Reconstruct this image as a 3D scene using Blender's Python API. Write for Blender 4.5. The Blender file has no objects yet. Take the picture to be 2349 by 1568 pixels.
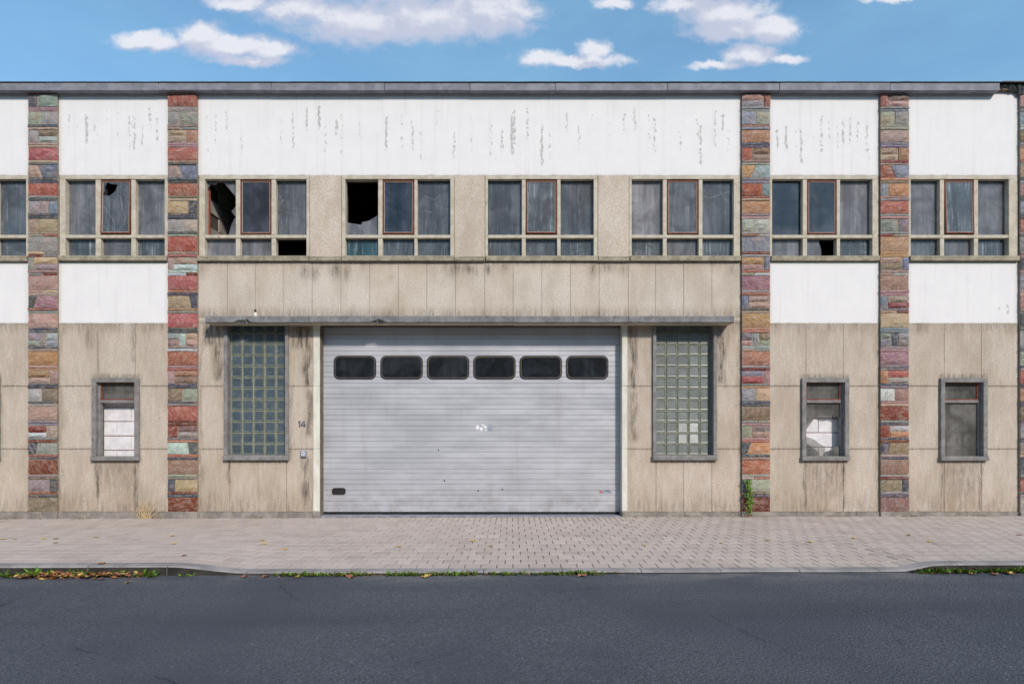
import bpy, math, random
from mathutils import Vector, noise as mnoise

# ------------------------------------------------------------------ camera
# u,v: pixels of the photograph at 2349 x 1568; the facade plane is Y = 0
S = 128.0            # pixels per metre on the facade
D = 10.0             # camera distance from the facade
F = S * D            # focal length in pixels
CU, HV, BV = 1174.5, 965.0, 1185.0   # centre column, horizon row, wall-foot row
HC = (BV - HV) / S
sc = bpy.context.scene
col = bpy.context.collection
cam = bpy.data.cameras.new("camera")
cam.sensor_width = 36.0
cam.lens = 36.0 * F / 2349.0
cam.shift_y = (HV - 784.0) / 2349.0
cam.clip_start = 0.05
cam.clip_end = 2000.0
camo = bpy.data.objects.new("camera", cam)
camo.location = (0, -D, HC)
camo.rotation_euler = (math.radians(90), 0, 0)
col.objects.link(camo)
sc.camera = camo

SUN_EL, SUN_AZ = 34.0, 28.0          # height; degrees to the right of straight out from the facade
EXPOSURE = 0.12
WORLD = 0.15
sc.view_settings.view_transform = 'Standard'
sc.view_settings.look = 'None'
sc.view_settings.exposure = EXPOSURE
sc.view_settings.gamma = 1.0
sc.view_settings.use_curve_mapping = False

sc.render.engine = 'CYCLES'
sc.cycles.max_bounces = 6; sc.cycles.diffuse_bounces = 3; sc.cycles.glossy_bounces = 3; sc.cycles.transparent_max_bounces = 8
sc.cycles.use_denoising = True

sun = bpy.data.lights.new("sun", 'SUN')
sun.energy = 3.2
sun.angle = math.radians(6)
sun.color = (1.0, 0.885, 0.80)
suno = bpy.data.objects.new("sun", sun)
_e, _a = math.radians(SUN_EL), math.radians(SUN_AZ)
sd = Vector((math.sin(_a) * math.cos(_e), -math.cos(_a) * math.cos(_e), math.sin(_e)))
suno.rotation_euler = sd.to_track_quat('Z', 'Y').to_euler()
suno.location = sd * 40
col.objects.link(suno)

# ------------------------------------------------------------------ node helpers
class NT:
    def __init__(s, tree): s.t = tree; s.n = tree.nodes; s.l = tree.links
    def node(s, typ, **kw):
        n = s.n.new(typ)
        for k, v in kw.items(): setattr(n, k, v)
        return n
    def put(s, sock, v):
        if v is None: return
        if isinstance(v, bpy.types.NodeSocket): s.l.new(v, sock)
        elif isinstance(v, (tuple, list)):
            if len(sock.default_value) == 4 and len(v) == 3: v = (*v, 1)
            sock.default_value = v
        else: sock.default_value = v
    def math(s, op, a, b=None, c=None, clamp=False):
        n = s.node('ShaderNodeMath', operation=op); n.use_clamp = clamp
        s.put(n.inputs[0], a); s.put(n.inputs[1], b); s.put(n.inputs[2], c)
        return n.outputs[0]
    def vec(s, op, a, b=None):
        n = s.node('ShaderNodeVectorMath', operation=op)
        s.put(n.inputs[0], a); s.put(n.inputs[1], b)
        return n.outputs['Value'] if op in ('LENGTH', 'DOT_PRODUCT') else n.outputs[0]
    def ramp(s, v, a, b, c=0.0, d=1.0, smooth=True):
        n = s.node('ShaderNodeMapRange'); n.interpolation_type = 'SMOOTHSTEP' if smooth else 'LINEAR'
        s.put(n.inputs[0], v); s.put(n.inputs[1], a); s.put(n.inputs[2], b); s.put(n.inputs[3], c); s.put(n.inputs[4], d)
        return n.outputs[0]
    def mix(s, f, a, b, mode='MIX'):
        n = s.node('ShaderNodeMix', data_type='RGBA', blend_type=mode)
        s.put(n.inputs[0], f); s.put(n.inputs[6], a); s.put(n.inputs[7], b)
        return n.outputs[2]
    def noise(s, vec, scale, detail=3.0, rough=0.5, dist=0.0):
        n = s.node('ShaderNodeTexNoise')
        s.put(n.inputs['Vector'], vec); n.inputs['Scale'].default_value = scale
        n.inputs['Detail'].default_value = detail; n.inputs['Roughness'].default_value = rough
        n.inputs['Distortion'].default_value = dist
        return n.outputs['Fac']
    def voro(s, vec, scale, feature='F1'):
        n = s.node('ShaderNodeTexVoronoi', feature=feature)
        s.put(n.inputs['Vector'], vec); n.inputs['Scale'].default_value = scale
        return n.outputs['Distance']
    def pos(s, scale=(1, 1, 1)):
        g = s.node('ShaderNodeNewGeometry').outputs['Position']
        return g if scale == (1, 1, 1) else s.vec('MULTIPLY', g, scale)
    def attr(s, name):
        return s.node('ShaderNodeAttribute', attribute_name=name).outputs['Fac']
    def bump(s, h, dist=0.01, strength=1.0):
        n = s.node('ShaderNodeBump'); n.inputs['Distance'].default_value = dist
        n.inputs['Strength'].default_value = strength; s.put(n.inputs['Height'], h)
        return n.outputs[0]
    def sep(s, v):
        n = s.node('ShaderNodeSeparateXYZ'); s.put(n.inputs[0], v); return n.outputs
    def comb(s, x, y, z):
        n = s.node('ShaderNodeCombineXYZ'); s.put(n.inputs[0], x); s.put(n.inputs[1], y); s.put(n.inputs[2], z); return n.outputs[0]

def lin(r, g, b, k=1.0):
    f = lambda c: (c / 255 / 12.92 if c / 255 <= 0.04045 else ((c / 255 + 0.055) / 1.055) ** 2.4) * k
    return (f(r), f(g), f(b))

# ------------------------------------------------------------------ sky
world = bpy.data.worlds.new("World"); sc.world = world; world.use_nodes = True
world.cycles.sampling_method = 'MANUAL'; world.cycles.sample_map_resolution = 512
def build_world():
    W = NT(world.node_tree); W.n.clear()
    out = W.node('ShaderNodeOutputWorld'); bg = W.node('ShaderNodeBackground')
    bg.inputs['Strength'].default_value = WORLD
    W.l.new(bg.outputs[0], out.inputs[0])
    sky = W.node('ShaderNodeTexSky', sky_type='NISHITA')
    sky.sun_disc = False
    sky.sun_elevation = math.radians(SUN_EL)
    sky.sun_rotation = math.radians(180 - SUN_AZ)
    sky.altitude = 100; sky.air_density = 1.0; sky.dust_density = 0.4; sky.ozone_density = 3.0
    # clouds: (column, row, half width, half height) of the puffs, turned into sky angles
    puffs = [(555, 8, 85, 20), (690, 22, 120, 38), (830, 52, 150, 56), (990, 42, 190, 58), (1130, 30, 115, 56), (900, -50, 330, 70),
             (462, 84, 58, 34), (535, 106, 125, 30), (350, 96, 100, 24), (630, 112, 70, 25), (575, 138, 95, 15),
             (1660, 34, 110, 52), (1570, 10, 85, 24), (1760, 66, 85, 33), (1690, 72, 120, 24), (1650, -40, 90, 50),
             (1245, 136, 60, 20), (1340, 138, 115, 16), (1360, 112, 45, 22),
             (1720, 124, 72, 26), (1640, 150, 60, 10), (1800, 136, 48, 15), (1410, 10, 46, 15), (2045, -4, 70, 12)]
    g = bpy.data.node_groups.new("cloud_density", 'ShaderNodeTree')
    g.interface.new_socket('Vector', in_out='INPUT', socket_type='NodeSocketVector')
    g.interface.new_socket('Density', in_out='OUTPUT', socket_type='NodeSocketFloat')
    g.interface.new_socket('Billow', in_out='OUTPUT', socket_type='NodeSocketFloat')
    G = NT(g)
    gi = G.node('NodeGroupInput'); go = G.node('NodeGroupOutput')
    d = gi.outputs[0]
    x, y, z = G.sep(d)
    # north part of the sky on a flat chart: slope east and slope up
    yy = G.math('MAXIMUM', y, 0.12)
    q = G.comb(G.math('DIVIDE', x, yy), G.math('DIVIDE', z, yy), 0.0)
    w1 = G.math('MULTIPLY', G.math('SUBTRACT', G.noise(q, 16, 5, 0.62), 0.5), 0.050)
    w2 = G.math('MULTIPLY', G.math('SUBTRACT', G.noise(G.vec('ADD', q, (7.3, 1.7, 4.1)), 22, 5, 0.62), 0.5), 0.030)
    p = G.vec('ADD', q, G.comb(w1, w2, 0.0))
    acc = None
    for (u, v, ru, rv) in puffs:
        r = G.vec('LENGTH', G.vec('MULTIPLY', G.vec('SUBTRACT', p, ((u - CU) / F, (HV - v) / F, 0)), (F / ru, F / rv, 0)))
        acc = r if acc is None else G.math('SMOOTH_MIN', acc, r, 0.40)
    near = G.math('MULTIPLY', G.math('SUBTRACT', 1.20, acc), 1.3)
    near = G.math('SUBTRACT', near, G.ramp(y, 0.45, 0.2, 0, 9))
    # the rest of the sky: clouds of the same kind, cover added to neutralise ambient light
    side = G.math('MAXIMUM', G.ramp(G.math('ABSOLUTE', G.math('ARCTAN2', x, y)), 0.80, 0.95), G.ramp(z, 0.66, 0.75))
    low = G.ramp(z, 0.03, 0.15)
    big = G.noise(G.vec('MULTIPLY', d, (1, 1, 2.2)), 3.2, 2, 0.5)
    far = G.math('ADD', G.math('MULTIPLY', G.math('SUBTRACT', big, 0.46), 5.0), G.math('MULTIPLY', G.math('SUBTRACT', low, 1.0), 2.0))
    far = G.math('SUBTRACT', far, G.math('MULTIPLY', G.math('SUBTRACT', 1.0, side), 8.0))
    base = G.math('MAXIMUM', near, far)
    n1 = G.math('SUBTRACT', G.noise(G.vec('MULTIPLY', q, (1, 1.35, 1)), 24, 10, 0.60, 0.15), 0.5)
    n2 = G.math('SUBTRACT', G.noise(d, 26, 3, 0.6), 0.5)
    nn = G.mix(side, G.comb(n1, n1, n1), G.comb(n2, n2, n2))
    dens = G.math('ADD', base, G.math('MULTIPLY', G.sep(nn)[0], 1.7))
    G.l.new(dens, go.inputs[0]); G.l.new(n1, go.inputs[1])
    tc = W.node('ShaderNodeTexCoord').outputs['Generated']
    def cloud(v):
        n = W.node('ShaderNodeGroup'); n.node_tree = g; W.put(n.inputs[0], v); return n.outputs
    d0, b0 = cloud(tc)[:2]
    up = W.vec('NORMALIZE', W.vec('ADD', tc, (0.008, 0.0, 0.022)))
    d1, b1 = cloud(up)[:2]
    alpha = W.math('MULTIPLY', W.ramp(d0, -0.10, 0.95), 0.92)
    lit = W.ramp(W.math('SUBTRACT', d0, d1), -0.15, 0.95)          # bright where little cloud lies above
    ccol = W.mix(lit, (3.55, 3.75, 4.6), (5.2, 5.25, 5.6))
    # a thin veil of high haze keeps the blue pale
    veil = W.math('MULTIPLY', W.noise(W.vec('MULTIPLY', tc, (1, 1, 3)), 4, 5, 0.6), 0.62)
    skyc = W.mix(veil, W.mix(1.0, sky.outputs[0], (1.0, 1.22, 1.25), 'MULTIPLY'), (2.0, 3.9, 5.2))
    skyc = W.mix(alpha, skyc, ccol)
    W.l.new(skyc, bg.inputs['Color'])
build_world()

# ------------------------------------------------------------------ helpers
R = random.Random(14)
def ux(u, Y=0.0): return (u - CU) / F * (D + Y)
def vz(v, Y=0.0): return HC - (v - HV) / F * (D + Y)

class MB:
    def __init__(s): s.v = []; s.f = []; s.m = []
    def poly(s, pts, m=0):
        i = len(s.v); s.v += [tuple(p) for p in pts]; s.f.append(tuple(range(i, i + len(pts)))); s.m.append(m)
    def box(s, x0, x1, y0, y1, z0, z1, m=0, c=0.0):
        """box; c chamfers the four edges of the front (y0) face"""
        if x0 > x1: x0, x1 = x1, x0
        if z0 > z1: z0, z1 = z1, z0
        i = len(s.v)
        back = [(x0, y1, z0), (x1, y1, z0), (x1, y1, z1), (x0, y1, z1)]
        if c <= 0:
            fr = [(x0, y0, z0), (x1, y0, z0), (x1, y0, z1), (x0, y0, z1)]
            s.v += back + fr
            s.f += [(i + 4, i + 5, i + 6, i + 7), (i + 3, i + 2, i + 1, i), (i, i + 1, i + 5, i + 4), (i + 1, i + 2, i + 6, i + 5),
                    (i + 2, i + 3, i + 7, i + 6), (i + 3, i, i + 4, i + 7)]
            s.m += [m] * 6; return
        mid = [(x0, y0 + c, z0), (x1, y0 + c, z0), (x1, y0 + c, z1), (x0, y0 + c, z1)]
        fr = [(x0 + c, y0, z0 + c), (x1 - c, y0, z0 + c), (x1 - c, y0, z1 - c), (x0 + c, y0, z1 - c)]
        s.v += back + mid + fr
        s.f += [(i + 3, i + 2, i + 1, i), (i + 8, i + 9, i + 10, i + 11)]
        s.m += [m] * 2
        for a in range(4):
            b = (a + 1) % 4
            s.f += [(i + a, i + b, i + 4 + b, i + 4 + a), (i + 4 + a, i + 4 + b, i + 8 + b, i + 8 + a)]; s.m += [m] * 2
    def prism(s, pts, y0, y1, m=0):
        """outline in (x, z), anticlockwise seen from the street, between depth y0 (front) and y1"""
        n = len(pts); i = len(s.v)
        s.v += [(x, y0, z) for x, z in pts] + [(x, y1, z) for x, z in pts]
        s.f.append(tuple(range(i, i + n))); s.m.append(m)
        s.f.append(tuple(range(i + 2 * n - 1, i + n - 1, -1))); s.m.append(m)
        for a in range(n):
            b = (a + 1) % n
            s.f.append((i + a, i + n + a, i + n + b, i + b)); s.m.append(m)
    def grid(s, x0, x1, z0, z1, y, step, yb, m=0):
        """panel: fine front grid and plain sides back to yb"""
        nx = max(1, round((x1 - x0) / step)); nz = max(1, round((z1 - z0) / step)); i = len(s.v)
        for b in range(nz + 1):
            for a in range(nx + 1):
                s.v.append((x0 + (x1 - x0) * a / nx, y, z0 + (z1 - z0) * b / nz))
        for b in range(nz):
            for a in range(nx):
                k = i + b * (nx + 1) + a
                s.f.append((k, k + 1, k + nx + 2, k + nx + 1)); s.m.append(m)
        for (p, q) in (((x0, z0), (x1, z0)), ((x1, z0), (x1, z1)), ((x1, z1), (x0, z1)), ((x0, z1), (x0, z0))):
            s.poly([(p[0], y, p[1]), (p[0], yb, p[1]), (q[0], yb, q[1]), (q[0], y, q[1])], m)
    def build(s, name, mats, parent=None, smooth=False, attrs=None):
        me = bpy.data.meshes.new(name); me.from_pydata(s.v, [], s.f)
        for m in (mats if isinstance(mats, (list, tuple)) else [mats]): me.materials.append(m)
        me.polygons.foreach_set('material_index', s.m)
        if smooth: me.polygons.foreach_set('use_smooth', [True] * len(s.f))
        for nm, fn in (attrs or {}).items():
            at = me.attributes.new(nm, 'FLOAT', 'POINT')
            at.data.foreach_set('value', [fn(*p) for p in s.v])
        me.update()
        o = bpy.data.objects.new(name, me); col.objects.link(o); o.parent = parent
        return o

def empty(name, loc=(0, 0, 0)):
    o = bpy.data.objects.new(name, None); o.location = loc; o.empty_display_size = 0.2; col.objects.link(o); return o
def tag(o, label=None, cat=None, group=None, kind=None):
    if label: o['label'] = label
    if cat: o['category'] = cat
    if group: o['group'] = group
    if kind: o['kind'] = kind
    return o

# ------------------------------------------------------------------ materials
def mat(name):
    m = bpy.data.materials.new(name); m.use_nodes = True
    N = NT(m.node_tree); b = N.n['Principled BSDF']
    return m, N, b
def setp(N, b, color=None, rough=None, metal=None, normal=None, spec=None):
    N.put(b.inputs['Base Color'], color); N.put(b.inputs['Roughness'], rough); N.put(b.inputs['Metallic'], metal)
    if normal is not None: N.put(b.inputs['Normal'], normal)
    if spec is not None: N.put(b.inputs['Specular IOR Level'], spec)

def m_concrete():
    m, N, b = mat('exposed_aggregate_concrete')
    p = N.pos()
    fine = N.noise(p, 52, 4, 0.75); grit = N.voro(p, 62); big = N.noise(N.pos((1, 1, .5)), 1.7, 5, 0.6)
    c = N.mix(N.ramp(fine, .30, .72), lin(180, 170, 154), lin(233, 226, 214))
    c = N.mix(N.math('MULTIPLY', N.ramp(grit, .22, .05), .5), c, lin(116, 104, 90))
    c = N.mix(N.math('MULTIPLY', N.ramp(big, .40, .66), .55), c, lin(170, 160, 144))
    rnd = N.node('ShaderNodeObjectInfo').outputs['Random']
    c = N.mix(N.math('MULTIPLY', rnd, .22), c, lin(190, 175, 152))
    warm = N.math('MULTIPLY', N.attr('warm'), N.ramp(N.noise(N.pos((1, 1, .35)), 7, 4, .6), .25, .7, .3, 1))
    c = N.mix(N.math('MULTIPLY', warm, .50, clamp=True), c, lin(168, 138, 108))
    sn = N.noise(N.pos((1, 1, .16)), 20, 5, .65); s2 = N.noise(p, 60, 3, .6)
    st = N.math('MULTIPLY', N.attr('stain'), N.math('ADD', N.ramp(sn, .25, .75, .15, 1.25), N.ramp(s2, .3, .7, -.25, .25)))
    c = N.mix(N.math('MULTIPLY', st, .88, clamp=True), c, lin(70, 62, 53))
    setp(N, b, c, .9, normal=N.bump(N.math('ADD', fine, N.math('MULTIPLY', grit, .6)), .004, .7), spec=.25)
    return m

def m_plaster():
    m, N, b = mat('white_painted_plaster')
    p = N.pos()
    a = N.noise(p, 3.0, 5, .6); streak = N.noise(N.pos((1, 1, .05)), 9, 4, .6)
    c = N.mix(N.ramp(a, .3, .75), lin(234, 234, 232), lin(229, 229, 228))
    c = N.mix(N.math('MULTIPLY', N.ramp(streak, .5, .75), .22), c, lin(190, 188, 182))
    blot = N.noise(N.pos((1, 1, .6)), 24, 4, .7)
    thr = N.math('SUBTRACT', .86, N.math('MULTIPLY', N.attr('flake'), .57))
    pk = N.ramp(N.math('SUBTRACT', blot, thr), .0, .09)
    grain = N.ramp(N.noise(p, 120, 2, .6), .3, .65, .25, 1.0)
    c = N.mix(N.math('MULTIPLY', N.math('MULTIPLY', pk, grain), .78), c, lin(128, 126, 120))
    dn = N.noise(p, 22, 5, .7)
    dirt_tone = N.math('MULTIPLY', N.attr('dirt_tone'), N.ramp(dn, .2, .75, .3, 1.3))
    c = N.mix(N.math('MULTIPLY', dirt_tone, 1.0, clamp=True), c, lin(160, 152, 132))
    hgt = N.math('SUBTRACT', N.noise(p, 60, 4, .6), N.math('MULTIPLY', pk, .6))
    setp(N, b, c, .85, normal=N.bump(hgt, .0015, .3), spec=.2)
    return m

def m_stone():
    m, N, b = mat('split_faced_sandstone')
    oi = N.node('ShaderNodeObjectInfo'); base = oi.outputs['Color']; rnd = oi.outputs['Random']
    off = N.vec('ADD', N.pos(), N.comb(N.math('MULTIPLY', rnd, 37.0), 0.0, N.math('MULTIPLY', rnd, 11.0)))
    tilt = N.node('ShaderNodeVectorRotate', rotation_type='Y_AXIS'); N.put(tilt.inputs['Vector'], off)
    N.put(tilt.inputs['Angle'], N.math('MULTIPLY', N.math('SUBTRACT', rnd, .5), 2.6))
    q = N.vec('MULTIPLY', tilt.outputs[0], (1, 1, 2.2))
    a = N.noise(q, 9, 6, .68, .8); f = N.noise(off, 60, 4, .65); w = N.noise(off, 5, 3, .5, 1.0)
    c = N.mix(N.ramp(a, .42, .70, 0, .62), base, N.mix(.55, base, lin(205, 196, 184)))
    c = N.mix(N.ramp(a, .50, .26, 0, .62), c, N.mix(.45, base, lin(80, 70, 66)))
    c = N.mix(N.ramp(w, .52, .72, 0, .5), c, N.mix(.6, base, lin(186, 140, 104)))
    c = N.mix(N.ramp(f, .40, .25, 0, .5), c, lin(72, 66, 62))
    c = N.mix(N.ramp(f, .60, .78, 0, .35), c, lin(214, 206, 196))
    h = N.math('ADD', N.math('MULTIPLY', a, 1.0), N.math('MULTIPLY', f, .35))
    setp(N, b, c, .82, normal=N.bump(h, .035, 1.0), spec=.3)
    return m

def m_simple(name, c0, c1, scale=6, rough=.7, bumpd=.003, grain=90, metal=0, gk=.35, dark=None, zs=1.0, spec=.3):
    m, N, b = mat(name)
    p = N.pos((1, 1, zs))
    a = N.noise(p, scale, 5, .62); f = N.noise(N.pos(), grain, 3, .6)
    c = N.mix(N.ramp(a, .34, .68), c0, c1)
    c = N.mix(N.ramp(f, .45, .25, 0, gk), c, tuple(x * .45 for x in c0))
    if dark is not None:
        w = N.noise(N.pos((1, 1, .5)), scale * 2.3, 6, .7)
        c = N.mix(N.ramp(w, .56, .74, 0, .75), c, dark)
    setp(N, b, c, rough, metal, N.bump(f, bumpd, .6), spec)
    return m

def m_glass(name, dirt_tone, tint, streak=.35, patch=.9, clear=(.84, .87, .89), edge=0.0):
    """old window glass under dust: clear glass, a film of dust with runs, a sharp reflection"""
    m, N, b = mat(name)
    out = N.n['Material Output']
    rnd = N.node('ShaderNodeObjectInfo').outputs['Random']
    pos = N.pos()
    off = N.vec('ADD', pos, N.comb(N.math('MULTIPLY', rnd, 23.0), 0.0, N.math('MULTIPLY', rnd, 5.0)))
    run = N.noise(N.vec('MULTIPLY', off, (1, 1, .05)), 26, 4, .75)
    run2 = N.noise(N.vec('MULTIPLY', off, (1, 1, .12)), 8, 4, .6)
    cl = N.noise(off, 2.6, 6, .62, .8); spk = N.noise(off, 70, 2, .5)
    fac = N.math('ADD', dirt_tone, N.math('MULTIPLY', N.math('SUBTRACT', cl, .5), patch * (1 - dirt_tone) + .12))
    fac = N.math('ADD', fac, N.math('MULTIPLY', N.math('SUBTRACT', rnd, .5), .16))
    fac = N.math('ADD', fac, N.math('MULTIPLY', N.ramp(run, .52, .74), streak * .3))
    if edge:                                   # glow at the lower edge of opening lights, painted as thicker film
        z = N.sep(pos)[2]
        fac = N.math('ADD', fac, N.math('MULTIPLY', N.ramp(z, vz(500), vz(538)), edge))
    fac = N.math('ADD', fac, N.ramp(spk, .68, .76, 0, .3), clamp=True)
    c = N.mix(N.ramp(run2, .3, .7), tuple(x * .62 for x in tint), tuple(min(1, x * 1.25) for x in tint))
    c = N.mix(N.math('MULTIPLY', N.ramp(run, .50, .72), streak), c, lin(176, 188, 192))
    c = N.mix(N.ramp(cl, .60, .36, 0, .6), c, tuple(x * .42 for x in tint))
    N.put(b.inputs['Base Color'], c); b.inputs['Roughness'].default_value = .6; b.inputs['Specular IOR Level'].default_value = .1
    tr = N.node('ShaderNodeBsdfTransparent'); tr.inputs[0].default_value = (*clear, 1)
    mx = N.node('ShaderNodeMixShader'); N.put(mx.inputs[0], fac); N.l.new(tr.outputs[0], mx.inputs[1]); N.l.new(b.outputs[0], mx.inputs[2])
    gl = N.node('ShaderNodeBsdfGlossy'); gl.inputs['Roughness'].default_value = .05
    N.put(gl.inputs['Normal'], N.bump(N.noise(off, 1.8, 2, .5), .02, .35))
    fr = N.node('ShaderNodeFresnel'); fr.inputs[0].default_value = 1.45
    m2 = N.node('ShaderNodeMixShader'); N.put(m2.inputs[0], fr.outputs[0])
    N.l.new(mx.outputs[0], m2.inputs[1]); N.l.new(gl.outputs[0], m2.inputs[2]); N.l.new(m2.outputs[0], out.inputs[0])
    return m

def m_door():
    m, N, b = mat('silver_grey_door_paint')
    p = N.pos()
    a = N.noise(N.pos((.35, 1, 1)), 3, 5, .6); s = N.noise(N.pos((.06, 1, 1)), 60, 3, .6); v = N.noise(N.pos((1, 1, .12)), 4, 4, .6)
    c = N.mix(N.ramp(a, .3, .7), lin(184, 187, 192), lin(198, 200, 205))
    c = N.mix(N.ramp(v, .52, .78, 0, .35), c, lin(164, 162, 160))
    z = N.sep(p)[2]
    low = N.math('MULTIPLY', N.ramp(z, .75, .05), N.ramp(N.noise(p, 5, 5, .65), .35, .7))
    c = N.mix(N.math('MULTIPLY', low, .45), c, lin(140, 134, 124))
    sc_ = N.noise(N.pos((.25, 1, 1.6)), 26, 4, .7)
    c = N.mix(N.ramp(sc_, .70, .76, 0, .4), c, lin(222, 224, 228))
    setp(N, b, c, N.ramp(a, .3, .7, .36, .5), .25, N.bump(s, .0015, .3), .4)
    return m

def m_asphalt():
    m, N, b = mat('asphalt')
    p = N.pos()
    g = N.voro(p, 55); f = N.noise(p, 48, 5, .85); a = N.noise(p, .5, 5, .6); t = N.noise(N.pos((.15, 1, 1)), 1.6, 4, .6)
    c = N.mix(N.ramp(f, .35, .7), lin(54, 58, 64), lin(102, 107, 114))
    c = N.mix(N.ramp(a, .38, .66, 0, .7), c, lin(64, 69, 79))
    c = N.mix(N.ramp(t, .5, .72, 0, .4), c, lin(62, 66, 76))
    c = N.mix(N.ramp(N.noise(p, 46, 1, .4), .74, .79, 0, .7), c, lin(156, 156, 156))
    yy = N.sep(p)[1]
    trk = N.math('ADD', N.ramp(N.math('ABSOLUTE', N.math('ADD', yy, 4.9)), .45, .1), N.ramp(N.math('ABSOLUTE', N.math('ADD', yy, 6.5)), .45, .1))
    c = N.mix(N.math('MULTIPLY', trk, N.ramp(t, .3, .7, .05, .30)), c, lin(50, 53, 60))
    dust = N.math('MULTIPLY', N.ramp(yy, -4.15, -3.6), N.ramp(N.noise(N.pos((.5, 1, 1)), 2.2, 6, .7), .42, .66))
    c = N.mix(N.math('MULTIPLY', dust, .6), c, lin(128, 126, 122))
    ck = N.voro(N.vec('ADD', p, N.comb(N.math('MULTIPLY', N.noise(p, 2, 4, .7), .5), 0.0, 0.0)), .45, 'DISTANCE_TO_EDGE')
    c = N.mix(N.math('MULTIPLY', N.ramp(ck, .006, .002), N.ramp(a, .5, .62, 0, .7)), c, lin(30, 31, 34))
    setp(N, b, c, .78, normal=N.bump(N.math('SUBTRACT', f, g), .009, .9), spec=.35)
    return m

def m_paver():
    m, N, b = mat('concrete_paver')
    p = N.pos()
    cell = N.node('ShaderNodeAttribute', attribute_name='tone').outputs['Fac']
    f = N.noise(p, 120, 3, .6); a = N.noise(p, .9, 5, .6)
    c = N.mix(cell, lin(168, 156, 147), lin(190, 178, 168))
    c = N.mix(N.ramp(a, .35, .7, 0, .45), c, lin(184, 174, 166))
    c = N.mix(N.ramp(N.noise(N.pos((.6, 1, 1)), 1.6, 6, .7), .52, .70, 0, .35), c, lin(138, 130, 124))
    c = N.mix(N.ramp(f, .45, .25, 0, .5), c, lin(120, 110, 102))
    setp(N, b, c, .9, normal=N.bump(f, .004, .6), spec=.2)
    return m

def m_block_face(name, tint, ribs):
    m, N, b = mat(name)
    p = N.pos()
    if ribs == 'h':
        w = N.math('SINE', N.math('MULTIPLY', N.sep(p)[2], 2 * math.pi / .012))
    else:
        w = N.math('MULTIPLY', N.math('SINE', N.math('MULTIPLY', N.sep(p)[2], 2 * math.pi / .012)), N.math('SINE', N.math('MULTIPLY', N.sep(p)[0], 2 * math.pi / .012)))
    rnd = N.node('ShaderNodeObjectInfo').outputs['Random']
    n = N.noise(p, 3.0, 3, .6); n2 = N.noise(p, 18, 3, .6)
    c = N.mix(N.ramp(n, .3, .7), tuple(x * .75 for x in tint), tuple(x * 1.25 for x in tint))
    c = N.mix(N.ramp(w, -.6, .9, 0, .35), c, tuple(x * .45 for x in tint))
    c = N.mix(N.ramp(n2, .55, .8, 0, .4), c, lin(150, 160, 158))
    c = N.mix(N.math('MULTIPLY', rnd, .3), c, lin(96, 104, 104))
    setp(N, b, c, .3, normal=N.bump(w, .002, .5), spec=.4)
    return m

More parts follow.
